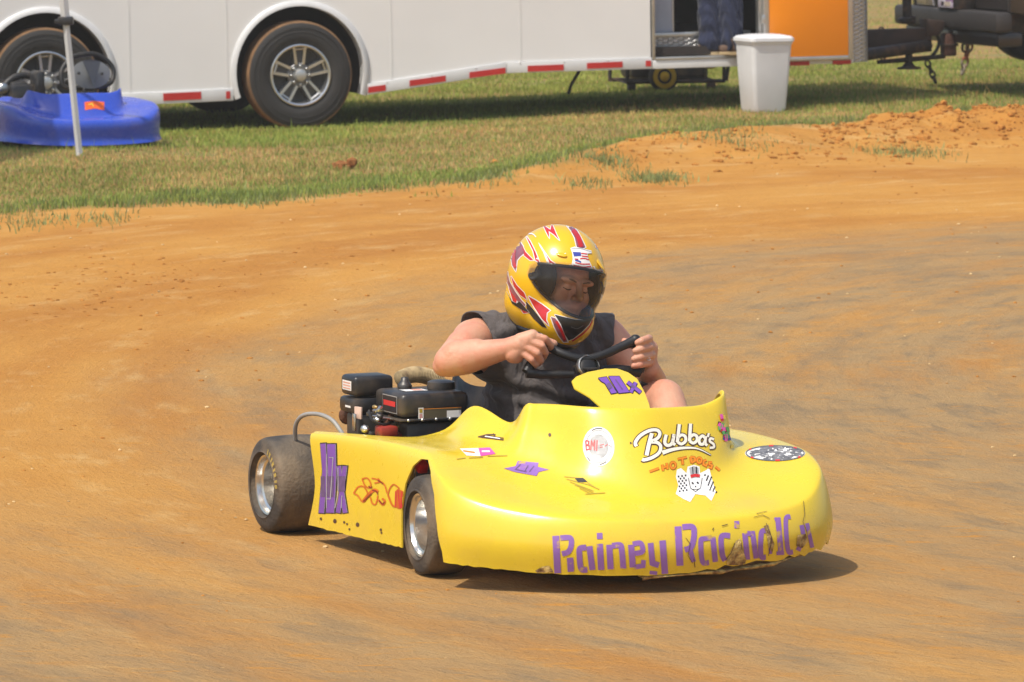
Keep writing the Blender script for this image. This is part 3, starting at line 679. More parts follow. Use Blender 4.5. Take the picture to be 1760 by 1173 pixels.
deco('round_sticker', stroke2([(tr(p, _s, _x, _y), (9 if i < 5 else 5)/_s) for i, p in enumerate(BMI)], 2), M_vred, .0022)
# skull with top hat between two chequered flags
SKO = [(805,560),(812,512),(840,500),(878,535),(886,490),(930,478),(968,490),(972,535),(1005,520),(1035,500),(1050,560),(1080,665),(1050,728),(1010,690),(940,680),(905,735),(860,715),(805,680),(822,620)]
deco('skull_sticker', fill2(tr(SKO, _s, _x, _y), 4), M_vwht, .0010, maxedge=.08)
CH = []
for r_ in range(7):
    for c_ in range(5):
        if (r_+c_) % 2 == 0:
            x0 = 818+c_*12+r_*1.5; y0 = 560+r_*17-c_*2; CH.append(([(x0, y0), (x0+10, y0-1)], 12)); x0 = 1000+c_*11+r_*6; y0 = 548+r_*17+c_*4; CH.append(([(x0, y0), (x0+9, y0+3)], 12))
deco('skull_sticker', stroke2([(tr(p, _s, _x, _y), w_/_s) for p, w_ in CH], 2, 1), M_vblk, .0016)
deco('skull_sticker', fill2(tr([(896,500),(928,488),(960,500),(962,540),(905,545)], _s, _x, _y), 3), M_vgry, .0016)
deco('skull_sticker', stroke2([(tr(p, _s, _x, _y), w_/_s) for p, w_ in (([(918,492),(922,540)],6),([(944,492),(946,540)],9),([(915,600),(925,612)],10),([(950,598),(960,610)],10),([(938,625),(944,635)],7),([(915,650),(965,648)],4),([(890,570),(905,640),(940,665),(975,640),(985,570)],4))], 2), M_vblk, .0021)
deco('skull_sticker', stroke2([(tr([(905,560),(935,552),(968,556)], _s, _x, _y), 20/_s)], 2), M_vred, .0026)
# bright flower-like sticker on the cowl's far end
random.seed(11)
for m_, k in ((M_vpnk, 6), (M_vgrn, 6), (M_vred, 4), (M_vblk, 4), (M_vblu, 2), (M_vyel, 3)):
    q = []
    for i in range(k): t = random.random(); x0 = 1238+t*18+random.uniform(-4, 4); y0 = 720+t*45+random.uniform(-14, 14); q.append(([(x0, y0), (x0+random.uniform(-3, 3), y0+random.uniform(5, 9))], 5))
    deco('flower_sticker', stroke2(q, 2, 1), m_, .0012+.0003*len(q))
# oval chequered sticker on the far hood
deco('oval_sticker', ell2(1332, 780, 52, 13.5, 0, 36), M_vwht, .0010)
random.seed(3); q = []
for i in range(120): a = random.uniform(0, 6.28); r_ = math.sqrt(random.random())*.92; x0 = 1332+50*r_*math.cos(a); y0 = 780+12.5*r_*math.sin(a); q.append(([(x0-random.uniform(2, 6), y0), (x0+random.uniform(2, 6), y0+random.uniform(-1.5, 1.5))], 2.2))
deco('oval_sticker', stroke2(q, 2, 1), mat('slate_vinyl', (.17, .17, .18), .5, var=.4, vscale=50), .0016)
deco('oval_sticker', stroke2([([(1332+50*math.cos(t), 780+12.6*math.sin(t)) for t in np.linspace(0, 6.2832, 40)], 2.)], 2, 1), mat('dark_grey_vinyl', (.12, .12, .12), .5), .0018)
deco('oval_sticker', stroke2([([(1332+50*math.cos(t), 780+12.6*math.sin(t)) for t in np.linspace(a, a+.16, 4)], 2.4) for a in (.5, 1.4, 2.4, 3.6, 4.5, 5.4)], 2, 1), M_vred, .0022)
# small stickers on the right deck
deco('pink_sticker', fill2([(790,772),(822,771),(826,785),(802,784)], 3), M_vwht, .0012); deco('pink_sticker', fill2([(822,771),(842,770),(852,781),(826,785)], 3), M_vpnk, .0012)
deco('pink_sticker', stroke2([([(796,776),(816,779)],2.5)], 2), M_vorg, .0018); deco('pink_sticker', stroke2([([(828,777),(842,777)],3)], 2), M_cream, .0018)
deco('deck_sticker', stroke2([([(785,790),(800,788)],1.5),([(806,788),(830,787)],1.6),([(838,785),(872,784)],1.5)], 2, 1), M_vgold, .0014)
deco('deck_number', fill2([(866,806),(886,802),(890,793),(926,796),(924,803),(944,808),(926,812),(922,819),(884,812)], 3), M_purpf, .0012)
deco('deck_number', stroke2([([(895,799),(886,808),(905,812)],1.8),([(908,801),(902,811)],1.8),([(918,802),(910,812)],1.8)], 2, 1), M_purpd, .0018)
deco('striped_sticker', stroke2([([(822,752),(838,748),(852,748)],2.2),([(826,752),(866,757)],2.5),([(838,750),(866,754)],1.6),([(848,746),(852,754)],2)], 2, 1), M_vbrn, .0014)
deco('striped_sticker', stroke2([([(834,751),(860,755)],1.6)], 2, 1), M_vwht, .0018)
deco('flag_print', stroke2([([(970,820),(1000,823),(1022,838)],1.4),([(974,824),(1012,834),(1030,842)],1.6),([(980,829),(1020,845)],1.6),([(988,834),(1022,849)],1.6),([(996,840),(1016,850)],1.4),([(1006,850),(1040,848)],1.5)], 2, 1), M_vgold, .0014)
deco('flag_print', fill2([(988,823),(1002,822),(1010,829),(994,830)], 3), M_vblk, .0018)
# rivets and specks on the side panel and cowl
q = [((576,896),3),((592,898),1.8),((597,901),1.6),((615,902),3),((655,911),2),((656,916),1.6),((552,892),2),((601,910),1.6),((1084,762),1.6),((945,748),2.6),((572,775),1.2)]
deco('rivets', *[(lambda L_: ([v for g_ in L_ for v in g_[0]], [tuple(sum(len(h[0]) for h in L_[:i])+k for k in f) for i, g_ in enumerate(L_) for f in g_[1]]))([ell2(c[0], c[1], r_, r_*1.3, 0, 8, 1) for c, r_ in q])], M_vbrn, .0012)
# torn fibreglass on the left half of the nose: exposed cloth patches and cracks
M_cloth = mat('raw_fibreglass', (.55, .40, .14), .9, var=.4, vscale=50, col2=(.20, .11, .045), c2scale=30, c2lo=.45, c2hi=.6, bump=.8, bscale=90)
deco('fibreglass_tear', fill2([(1248,966),(1255,948),(1264,930),(1272,926),(1276,944),(1282,962),(1278,976),(1252,978)], 3), M_cloth, .0022)
deco('fibreglass_tear', fill2([(1312,905),(1320,902),(1324,918),(1330,935),(1327,950),(1320,940),(1317,922)], 3), M_cloth, .0022)
deco('fibreglass_tear', fill2([(1370,920),(1384,918),(1388,930),(1378,942),(1368,938)], 3), M_cloth, .0022)
deco('fibreglass_tear', fill2([(920,981),(932,974),(944,972),(950,980),(952,988),(922,986)], 3), M_cloth, .0018)
deco('crack', stroke2([([(1380,862),(1382,885),(1379,898),(1386,915)],.8),([(1295,890),(1310,886),(1322,892)],.8),([(1300,884),(1318,880)],.7),([(1240,905),(1250,902)],1.4),([(1224,912),(1226,908)],1.6),([(1178,925),(1186,935),(1182,955),(1190,968)],.8),([(1262,934),(1256,950),(1246,962)],1.),([(1316,900),(1326,925),(1320,955)],1.),([(1192,960),(1194,975)],1.3)], 2, 1), M_vbrn, .0026)
# hanging torn strip under the nose
P_ = [(1104,996,1.60),(1120,992,1.61),(1150,991,1.63),(1200,986,1.63),(1240,984,1.63),(1262,980,1.625),(1290,977,1.62),(1330,970,1.605),(1352,962,1.595),(1372,955,1.58),(1384,952,1.57)]
V = []; Fc = []
for i, (a, b, x) in enumerate(P_):
    p = kx(a, b, x-.01); h_ = .0032+.002*math.sin(i*2.1)
    V += [p+Vector((0, 0, -h_)), p+Vector((.004, 0, h_)), p+Vector((-.03, 0, h_+.004))]
for i in range(len(P_)-1):
    for k in range(2): Fc.append((i*3+k, (i+1)*3+k, (i+1)*3+k+1, i*3+k+1))
o = mesh('torn_strip', V, Fc, M_cloth, kart); solidify(o, .003)

# --- fairing panel in front of the wheel
FP = [(985,656),(992,648),(1010,640),(1040,634),(1062,634),(1082,641),(1098,652),(1110,675),(1117,695),(1122,722),(1060,722),(1040,706),(1015,683),(990,668)]
V = [kx(a, b, .93+(b-634)/(712-634)*.24) for a, b in FP]
bm = bmesh.new(); f = bm.faces.new([bm.verts.new(v) for v in V]); bmesh.ops.triangulate(bm, faces=bm.faces[:]); bmesh.ops.subdivide_edges(bm, edges=bm.edges[:], cuts=3, use_grid_fill=True)
for v in bm.verts: v.co.x += -.9*(v.co.y-.06)**2
bmesh.ops.recalc_face_normals(bm, faces=bm.faces)
if sum(f.normal.x for f in bm.faces) < 0: bmesh.ops.reverse_faces(bm, faces=bm.faces[:])
fair = frombm('front_fairing', bm, M_yel, kart, smooth=True); solidify(fair, .004); fair.data.set_sharp_from_angle(angle=R(50))
WF = Wrap(bvh_of([(fair, Matrix())]), KMI)
_s, _x, _y = 1760/380., 820, 540
P1 = [(965,514),(1028,504),(1112,630),(1068,638),(1018,556),(986,538)]; P0 = [(1046,500),(1130,500),(1212,626),(1128,634)]
FX = [([(1196,546),(1302,630)],26),([(1262,548),(1222,630)],26)]
for P_ in (P1, P0): deco('number_decal', stroke2([(tr(P_+[P_[0]], _s, _x, _y), 12/_s)], 2), M_vblk, .0010, fair, WF); deco('number_decal', fill2(tr(P_, _s, _x, _y), 2.5), M_purple, .0016, fair, WF)
deco('number_decal', stroke2([(tr(p, _s, _x, _y), (w_+12)/_s) for p, w_ in FX], 2), M_vblk, .0010, fair, WF); deco('number_decal', stroke2([(tr(p, _s, _x, _y), w_/_s) for p, w_ in FX], 2), M_purple, .0019, fair, WF)
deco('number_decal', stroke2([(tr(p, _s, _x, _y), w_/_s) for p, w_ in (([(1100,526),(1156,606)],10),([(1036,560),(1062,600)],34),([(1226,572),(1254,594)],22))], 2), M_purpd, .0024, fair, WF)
deco('white_sticker', fill2([(1064,711),(1066,706),(1080,709),(1100,710),(1114,704),(1120,708),(1118,714),(1066,714)], 3), M_vwht, .0012, fair, WF)

# --- wheels
def kart_wheel(name, parent, loc, side, rt, rr, wd, steer=0., valve=True):
    w_ = empty(name, loc=loc, rz=steer); w_.parent = parent; s = side          # outer face towards s*y
    h = wd/2; sh = rt*.10
    tp = [(-s*h*.72, rr+.002), (-s*h*.98, rr+.012), (-s*h*1.0, rt-.045), (-s*h*.93, rt-.016), (-s*h*.80, rt-.004), (-s*h*.4, rt), (0, rt+.001), (s*h*.4, rt), (s*h*.80, rt-.004), (s*h*.93, rt-.016), (s*h*1.0, rt-.045), (s*h*.98, rr+.012), (s*h*.72, rr+.002)]
    tp = [(p.x, p.y) for p in catmull([(a, b, 0) for a, b in tp], 3)]
    lathe('tyre', tp, M_tyre, w_, n=56)
    rp = [(s*h*.80, rr+.004), (s*h*.86, rr), (s*h*.84, rr-.006), (s*h*.70, rr-.010), (s*h*.66, rr-.017), (s*h*.35, rr-.019), (s*h*.02, rr-.024), (s*h*-.25, rr-.030), (s*h*-.32, rr-.042), (s*h*-.28, rr*.46), (s*h*-.16, rr*.42), (s*h*-.14, .026), (s*h*.05, .024), (s*h*.08, .014), (s*h*.10, .0)]
    rim = lathe('rim', rp, M_alu, w_, n=48, ang=35)
    lathe('rim_back', [(-s*h*.80, rr+.003), (-s*h*.7, rr-.012), (-s*h*.05, rr-.03), (-s*h*.03, .01)], M_alu, w_, n=32)
    for i in range(3):
        a = i*2.094+.4; lathe('bolt', [(0, .0065), (s*.006, .0065), (s*.008, .003), (s*.008, 0)], M_chrome, rim, n=6, loc=(.033*math.cos(a), s*h*-.16, .033*math.sin(a)))
    if valve: tube('valve_stem', [(rr*.42, s*h*.1, -rr*.18), (rr*.42, s*h*.5, -rr*.20)], .005, M_rust, rim, n=8)
    return w_
wr = kart_wheel('wheel', kart, (0, -.48, .142), -1, .142, .088, .20)
kart_wheel('wheel', kart, (0, .46, .142), 1, .142, .088, .20, valve=False)
wf = kart_wheel('wheel', kart, (1.022, -.466, .139), -1, .139, .088, .128, R(-4)); kart_wheel('wheel', kart, (1.022, .466, .139), 1, .139, .088, .128, R(-4), valve=False)
# faded yellow maker's letters on the rear tyre wall
tw = next(c for c in wr.children if c.name.startswith('tyre')); V = []; Fc = []
for i, a0 in enumerate(np.linspace(-.30, .75, 8)):
    for k in range(2 if i % 2 else 3):
        a = a0+.03*k-.03
        for r_, da in ((.106, 0), (.124, 0), (.124, .018), (.106, .018)): V.append((r_*math.cos(a+da+.35), -.1015-.0006, r_*math.sin(a+da+.35)))
        b = len(V)-4; Fc.append((b, b+1, b+2, b+3))
mesh('tyre_lettering', V, Fc, mat('faded_yellow_paint', (.55, .40, .06), .8, var=.3), tw, smooth=False)
# --- chassis
tube('rear_axle', [(0, -.40, .142), (0, .38, .142)], .016, M_chrome, kart, 14)
fr = tube('frame_rail', [(-.02, -.25, .08), (.5, -.27, .06), (.95, -.27, .06), (1.3, -.20, .065), (1.42, 0, .07), (1.3, .20, .065), (.95, .27, .06), (.5, .27, .06), (-.02, .25, .08)], .015, M_steel, kart, 10, smooth=6)
tube('frame_cross_tube', [(1.0, -.30, .075), (1.0, .30, .075)], .014, M_steel, kart); tube('frame_cross_tube', [(.55, -.27, .062), (.55, .27, .062)], .014, M_steel, kart); tube('frame_cross_tube', [(.02, -.25, .085), (.02, .25, .085)], .014, M_steel, kart)
tube('side_bar', [(.28, -.26, .07), (.30, -.42, .085), (.85, -.43, .09), (.88, -.28, .07)], .011, M_steel, kart, smooth=5); tube('side_bar', [(.28, .26, .07), (.30, .42, .085), (.85, .43, .09), (.88, .28, .07)], .011, M_steel, kart, smooth=5)
box('floor_pan', (.95, 0, .047), (.85, .52, .003), M_alu, kart)
for s in (-1, 1):
    tube('spindle', [(1.0, s*.29, .085), (1.0, s*.31, .14), (1.022, s*.42, .139)], .011, M_steel, kart); tube('tie_rod', [(.96, s*.32, .12), (.93, s*.03, .11)], .006, M_chrome, kart)
box('brake_block', ky(723, 799, -.478), (.05, .03, .03), mat('red_anodised', (.75, .02, .02), .35, .3), kart, .006, rot=Matrix.Rotation(.5, 3, 'Y'))
box('bracket', ky(708, 818, -.47), (.045, .006, .05), M_alu, kart, .002)
# --- seat
V = []; Fc = []; NS = 14
prof = [(.60,.10,.17),(.52,.085,.185),(.42,.075,.19),(.30,.085,.19),(.20,.14,.19),(.14,.24,.185),(.11,.33,.175),(.09,.41,.15)]
for (x, z, hw) in prof:
    for k in range(NS+1):
        t = k/NS*2-1; e = abs(t)**3; V.append((x+e*.05, .13+hw*t, z+e*.10*(1 if z < .2 else .35)+e*.02))
for i in range(len(prof)-1):
    for k in range(NS): q_ = NS+1; Fc.append((i*q_+k, i*q_+k+1, (i+1)*q_+k+1, (i+1)*q_+k))
seat = mesh('seat', V, Fc, M_black, kart); solidify(seat, .008)
# --- engine
eng = empty('engine'); eng.parent = kart
def label(name, c, ux, uy, sx, sy, m, parent, off=.0):
    ux = Vector(ux).normalized(); uy = Vector(uy).normalized(); n_ = ux.cross(uy); c = Vector(c)+n_*off
    return mesh(name, [c-ux*sx/2-uy*sy/2, c+ux*sx/2-uy*sy/2, c+ux*sx/2+uy*sy/2, c-ux*sx/2+uy*sy/2], [(0, 1, 2, 3)], m, parent, smooth=False)
XF = .50                                              # tank front
tk = [kx(690, 727, XF), kx(807, 727, XF), kx(690, 668, XF)]
ty0, ty1, tz0, tz1 = tk[0].y, tk[1].y, tk[0].z, kx(750, 672, XF-.05).z
tank = box2('fuel_tank', (XF-.20, ty0, tz0+.012), (XF, ty1, tz1), M_black, eng, .017, seg=3)
box2('tank_seam', (XF-.206, ty0-.006, tz0+.002), (XF+.005, ty1+.006, tz0+.009), M_black, eng, .003)
for i in range(5): lathe('seam_bolt', [(0, .005), (.004, .005), (.005, 0)], M_chrome, eng, n=6, axis='x', loc=(XF+.004, ty0+.02+i*(ty1-ty0-.04)/4, tz0+.0055))
tank_c = ((ty0+ty1)/2)
def lab_front(a, b, c, d, m, parent, off): # pixels on tank front
    p0, p1 = kx(a, d, XF+off), kx(c, b, XF+off); y0, y1, z0, z1 = p0.y, p1.y, p0.z, p1.z
    return mesh('label', [(XF+off, y0, z0), (XF+off, y1, z0), (XF+off, y1, z1), (XF+off, y0, z1)], [(0, 1, 2, 3)], m, parent, smooth=False)
M_olive = mat('olive_print', (.10, .085, .05), .5); 
lab_front(719, 700, 793, 722, M_olive, tank, .0012); lab_front(719, 700, 793, 704.5, M_vorg, tank, .0024); lab_front(719, 701, 728, 722, M_vwht, tank, .0024); lab_front(768, 705, 792.5, 721.5, M_vwht, tank, .0024)
for i in range(5): lab_front(770, 708+i*2.6, 790, 709+i*2.6, M_vgry, tank, .0034)
lab_front(721, 703, 726, 710, M_vgold, tank, .0034); lab_front(721, 712, 726, 719, mat('faded_pink_print', (.6, .3, .3), .5), tank, .0034)
label('label', (XF-.08, ty0, (tz0+tz1)/2+.006), (1, 0, 0), (0, 0, 1), .105, .050, mat('silver_edge', (.5, .5, .5), .4, .4), tank, .0018)
label('label', (XF-.08, ty0, (tz0+tz1)/2+.006), (1, 0, 0), (0, 0, 1), .099, .045, M_vblk, tank, .0026); label('label', (XF-.08, ty0, (tz0+tz1)/2+.008), (1, 0, 0), (0, 0, 1), .085, .015, M_vred, tank, .0034)
label('label', (XF-.085, ty0+.075, tz1), (0, 1, 0), (-1, 0, 0), .070, .05, M_vwht, tank, .0014); label('label', (XF-.085, ty0+.085, tz1), (0, 1, 0), (-1, 0, 0), .03, .035, mat('salmon_print', (.75, .35, .25), .5), tank, .0022)
lathe('fuel_cap', [(-.012, .040), (0, .042), (.012, .040), (.016, .030), (.018, 0)], M_black, eng, n=14, axis='z', loc=(XF-.10, ty1-.045, tz1+.008), ang=35)
lathe('tank_vent', [(-.004, .020), (.006, .022), (.012, .018), (.02, .012), (.03, .010), (.032, 0)], M_steel, eng, n=12, axis='z', loc=(XF-.15, ty0+.075, tz1+.002))
# block, shroud, air box
box2('engine_block', (XF-.19, ty0+.025, .10), (XF-.02, ty1-.02, tz0-.004), M_black, eng, .015)
box2('crankcase_cover', (XF-.18, ty0+.008, .12), (XF-.05, ty0+.035, tz0-.035), M_red, eng, .02)
for i in range(6): box2('cooling_fin', (XF-.30, ty0+.03, tz0-.018-i*.018), (XF-.17, ty0+.15, tz0-.012-i*.018), M_steel, eng, .001)
ab = [kx(609, 683, .27), kx(660, 648, .27)]
airb = box2('air_box', (.165, ab[0].y, ab[0].z), (.27, ab[0].y+.125, ab[1].z+.004), M_black, eng, .013, seg=3)
airbase = box2('air_box_base', (.16, ab[0].y-.004, ab[0].z-.05), (.275, ab[0].y+.12, ab[0].z-.004), M_black, eng, .012)
box2('carburettor', (.18, ab[0].y+.01, .25), (.27, ab[0].y+.11, ab[0].z-.05), M_steel, eng, .012)
label('label', (.218, ab[0].y, ab[0].z+.030), (1, 0, 0), (0, 0, 1), .066, .028, M_vwht, airb, .0016)
for i in range(3): label('label', (.218, ab[0].y, ab[0].z+.022+i*.008), (1, 0, 0), (0, 0, 1), .054, .003, mat('salmon_print', (.75, .35, .25), .5), airb, .0026)
label('label', (.235, ab[0].y-.004, ab[0].z-.03), (1, 0, 0), (0, 0, 1), .04, .006, M_vwht, airbase, .0016)
p = kx(616, 710, .29); box('tag_plate', p, (.03, .006, .035), mat('pale_tag', (.7, .5, .4), .6, var=.2), eng, .001, rot=Matrix.Rotation(.3, 3, 'Z'))
p = kx(609, 726, .29); box('lever', p, (.02, .006, .05), M_alu, eng, .002)
for a, b, r_, mm in ((628, 738, .012, M_chrome), (676, 742, .011, mat('brass', (.45, .32, .14), .4, .8)), (688, 735, .010, mat('brass', (.45, .32, .14), .4, .8)), (697, 744, .007, M_vorg), (645, 700, .006, mat('brass', (.45, .32, .14), .4, .8)), (652, 716, .012, M_steel), (648, 722, .010, M_alu)):
    p = kx(a, b, .42); lathe('fitting', [(-.012, r_*.7), (-.01, r_), (.004, r_), (.006, r_*.6), (.012, r_*.55), (.013, 0)], mm, eng, n=8, axis='x', loc=p)
p = kx(664, 741, .44); box('red_cover', p, (.05, .055, .030), M_red, eng, .006)
for i, (a, b) in enumerate(((636, 712), (650, 706), (668, 722), (684, 728), (702, 734), (716, 738), (640, 746))): p = kx(a, b, .40); box('bracket', p, (.02, .018+.01*(i % 3), .012+.008*(i % 2)), (M_steel, M_alu, M_rust)[i % 3], eng, .003, rot=Matrix.Rotation(.5*i, 3, 'X'))
tube('governor_rod', [kx(640, 715, .42), kx(672, 720, .43), kx(700, 730, .43)], .003, M_chrome, eng, 6); tube('spark_lead', [kx(634, 706, .40), kx(640, 722, .43), kx(660, 730, .44), kx(676, 724, .40)], .004, M_blk2, eng, 6, smooth=5)
p = kx(596, 715, .12); q_ = kx(620, 708, .22); tube('muffler', [p, p.lerp(q_, .5), q_], [.026, .024, .016], M_rust, eng, 14)
HP = [kx(688, 652, .22), kx(705, 645, .20), kx(725, 645, .19), kx(745, 652, .19), kx(760, 665, .20), kx(770, 680, .24)]
HP = catmull(HP, 14); tube('exhaust_pipe', HP, [.0225+.0022*(i % 2) for i in range(len(HP))], M_wrap, eng, 14)
tube('throttle_cable', [kx(508, 760, .05), kx(508, 732, .08), kx(520, 715, .12), kx(545, 712, .18), kx(570, 722, .24), kx(586, 742, .28), kx(600, 765, .3)], .0065, mat('grey_cable', (.30, .29, .27), .5), kart, 8, smooth=6)
# --- steering
col_top = kx(1008, 632, .80)
tube('steering_column', [(1.15, .10, .12), col_top+Vector((.02, 0, -.01))], .010, M_steel, kart)
sw = empty('steering_wheel'); sw.parent = kart
lathe('hub', [(-.012, .030), (.0, .034), (.012, .030), (.016, .018), (.018, 0)], M_blk2, sw, n=18, axis='x', loc=col_top, rot=(0, R(-25), 0))
lathe('hub_ring', [(-.006, .030), (0, .036), (.006, .030)], M_chrome, sw, n=20, axis='x', loc=col_top+Vector((.012, 0, .004)), rot=(0, R(-25), 0))
SWP = [kx(938, 590, .745), kx(950, 600, .755), kx(968, 609, .775), kx(990, 616, .79), kx(1012, 617, .795), kx(1040, 609, .795), kx(1066, 597, .785), kx(1092, 585, .78)]
SWP = catmull(SWP, 6); NW = len(SWP); tube('wheel_rim', SWP, [.0125+.004*max(0, (i/NW-.8)*5)**2 for i in range(NW)], M_blk2, sw, 12)
p = kx(1092, 585, .78); bm = bmesh.new(); bmesh.ops.create_uvsphere(bm, u_segments=16, v_segments=10, radius=.0165)
for v in bm.verts: v.co += p
frombm('grip_end', bm, M_blk2, sw, smooth=True)
tube('wheel_spoke', [kx(905, 640, .76), kx(930, 644, .77), kx(985, 644, .79)], [.017, .013, .011], M_blk2, sw, 10); tube('wheel_spoke', [kx(1030, 636, .79), kx(1062, 634, .785), kx(1098, 640, .775)], [.011, .012, .016], M_blk2, sw, 10)
tube('wheel_grip', [kx(938, 590, .745), kx(920, 612, .75), kx(905, 640, .76)], .0145, M_blk2, sw, 12); tube('wheel_grip', [kx(1092, 585, .78), kx(1102, 612, .775), kx(1098, 640, .775)], .015, M_blk2, sw, 12)
prism('wheel_plate', [(-.05, -.02), (.05, -.02), (.04, .02), (-.04, .02)], 'z', -.002, .002, M_steel, sw).location = col_top
# ================================================================== DRIVER (in the kart's frame)
def skin_material(name, col, warm):
    m = bpy.data.materials.new(name); m.use_nodes = True; N = m.node_tree.nodes; L = m.node_tree.links; b = N['Principled BSDF']
    tc = N.new('ShaderNodeTexCoord'); t = N.new('ShaderNodeTexNoise'); t.inputs['Scale'].default_value = 11; t.inputs['Detail'].default_value = 12; t.inputs['Roughness'].default_value = .68; L.new(tc.outputs['Object'], t.inputs['Vector'])
    r = N.new('ShaderNodeMapRange'); r.inputs['From Min'].default_value = .35; r.inputs['From Max'].default_value = .68; L.new(t.outputs['Fac'], r.inputs['Value'])
    q = N.new('ShaderNodeMix'); q.data_type = 'RGBA'; q.inputs['A'].default_value = tuple(col)+(1,); q.inputs['B'].default_value = tuple(warm)+(1,); L.new(r.outputs[0], q.inputs['Factor']); L.new(q.outputs['Result'], b.inputs['Base Color'])
    b.inputs['Roughness'].default_value = .52; b.inputs['Subsurface Weight'].default_value = .12; b.inputs['Subsurface Radius'].default_value = (.012, .005, .003); b.inputs['Subsurface Scale'].default_value = 1.
    t2 = N.new('ShaderNodeTexNoise'); t2.inputs['Scale'].default_value = 95; t2.inputs['Detail'].default_value = 8; t2.inputs['Roughness'].default_value = .7; L.new(tc.outputs['Object'], t2.inputs['Vector']); bp = N.new('ShaderNodeBump'); bp.inputs['Strength'].default_value = .45; bp.inputs['Distance'].default_value = .004; L.new(t2.outputs['Fac'], bp.inputs['Height']); L.new(bp.outputs[0], b.inputs['Normal'])
    return m
M_skin = skin_material('skin', (.62, .345, .22), (.60, .235, .145))
def cloth_material(name, col, fold=.9, fs=11):
    m = bpy.data.materials.new(name); m.use_nodes = True; N = m.node_tree.nodes; L = m.node_tree.links; b = N['Principled BSDF']
    tc = N.new('ShaderNodeTexCoord'); mp = N.new('ShaderNodeMapping'); mp.inputs['Scale'].default_value = (1, 1, .55); L.new(tc.outputs['Object'], mp.inputs['Vector'])
    t = N.new('ShaderNodeTexNoise'); t.inputs['Scale'].default_value = fs; t.inputs['Detail'].default_value = 3; t.inputs['Distortion'].default_value = 1.2; L.new(mp.outputs[0], t.inputs['Vector'])
    t2 = N.new('ShaderNodeTexNoise'); t2.inputs['Scale'].default_value = 400; L.new(tc.outputs['Object'], t2.inputs['Vector'])
    a = N.new('ShaderNodeMath'); a.operation = 'MULTIPLY_ADD'; L.new(t2.outputs['Fac'], a.inputs[0]); a.inputs[1].default_value = .03; L.new(t.outputs['Fac'], a.inputs[2])
    bp = N.new('ShaderNodeBump'); bp.inputs['Strength'].default_value = fold; bp.inputs['Distance'].default_value = .03; L.new(a.outputs[0], bp.inputs['Height']); L.new(bp.outputs[0], b.inputs['Normal'])
    q = N.new('ShaderNodeMix'); q.data_type = 'RGBA'; q.inputs['A'].default_value = tuple(v*.85 for v in col)+(1,); q.inputs['B'].default_value = tuple(v*1.15 for v in col)+(1,); L.new(t.outputs['Fac'], q.inputs['Factor']); L.new(q.outputs['Result'], b.inputs['Base Color'])
    b.inputs['Roughness'].default_value = .9; b.inputs['Specular IOR Level'].default_value = .2; b.inputs['Sheen Weight'].default_value = .15
    return m
M_shirt = cloth_material('charcoal_jersey', (.095, .083, .080)); M_short = cloth_material('black_shorts', (.022, .020, .021)); M_jean = cloth_material('denim', (.024, .030, .062), .8, 12)
KM = Matrix.Translation(KO) @ Matrix.Rotation(KROT, 4, 'Z')
HELM_C = kx(957, 487, .53)                                # helmet centre
neck = Vector((.435, .135, .60))
shR, shL = kx(822, 570, .40), kx(1040, 592, .42); shR.z = .585; shL.z = .575
elR = kx(772, 622, .60); wrR = kx(868, 600, .72)
elL = kx(1122, 668, .60); wrL = kx(1116, 634, .745)
hipR, hipL = Vector((.30, .05, .175)), Vector((.30, .22, .175))
knL = kx(1142, 672, .80); knR = Vector((.80, .02, .345)); anL = Vector((1.16, .27, .13)); anR = Vector((1.16, -.02, .12))
chest = Vector((.395, .135, .49)); belly = Vector((.37, .135, .34)); pel = Vector((.31, .135, .20))
caps = [(pel, .125, belly, .145), (belly, .145, chest, .135), (chest, .125, neck, .07), (neck, .062, HELM_C+Vector((-.02, 0, -.06)), .055),
 (chest+Vector((0, -.07, .03)), .10, shR, .062), (chest+Vector((0, .07, .03)), .10, shL, .062), (neck, .055, shR, .058), (neck, .055, shL, .058),
 (shR, .062, shR.lerp(elR, .45), .060), (shR.lerp(elR, .4), .060, elR, .044), (elR, .044, elR.lerp(wrR, .3), .048), (elR.lerp(wrR, .3), .048, wrR, .030),
 (shL, .062, shL.lerp(elL, .45), .055), (shL.lerp(elL, .4), .055, elL, .042), (elL, .042, elL.lerp(wrL, .35), .044), (elL.lerp(wrL, .35), .044, wrL, .030),
 (pel, .12, hipR, .105), (pel, .12, hipL, .105), (hipR, .10, hipR.lerp(knR, .5), .085), (hipR.lerp(knR, .5), .085, knR, .060), (hipL, .10, hipL.lerp(knL, .5), .082), (hipL.lerp(knL, .5), .082, knL+Vector((0, 0, -.02)), .054),
 (knL+Vector((.01, 0, -.02)), .052, knL.lerp(anL, .35), .054), (knL.lerp(anL, .35), .054, anL, .036), (knR, .055, knR.lerp(anR, .35), .053), (knR.lerp(anR, .35), .053, anR, .036)]
caps += [(shR.lerp(elR, .25)+Vector((.015, 0, .012)), .056, shR.lerp(elR, .6)+Vector((.012, 0, .012)), .050), (shR.lerp(elR, .2)+Vector((-.02, -.012, -.012)), .055, shR.lerp(elR, .65)+Vector((-.012, -.010, -.01)), .045),
 (elR.lerp(wrR, .12)+Vector((0, 0, .012)), .044, elR.lerp(wrR, .5)+Vector((0, 0, .010)), .038), (elR+Vector((-.012, -.012, -.012)), .032, elR.lerp(wrR, .15), .04), (shR+Vector((0, -.015, -.005)), .064, shR.lerp(elR, .3), .060)]
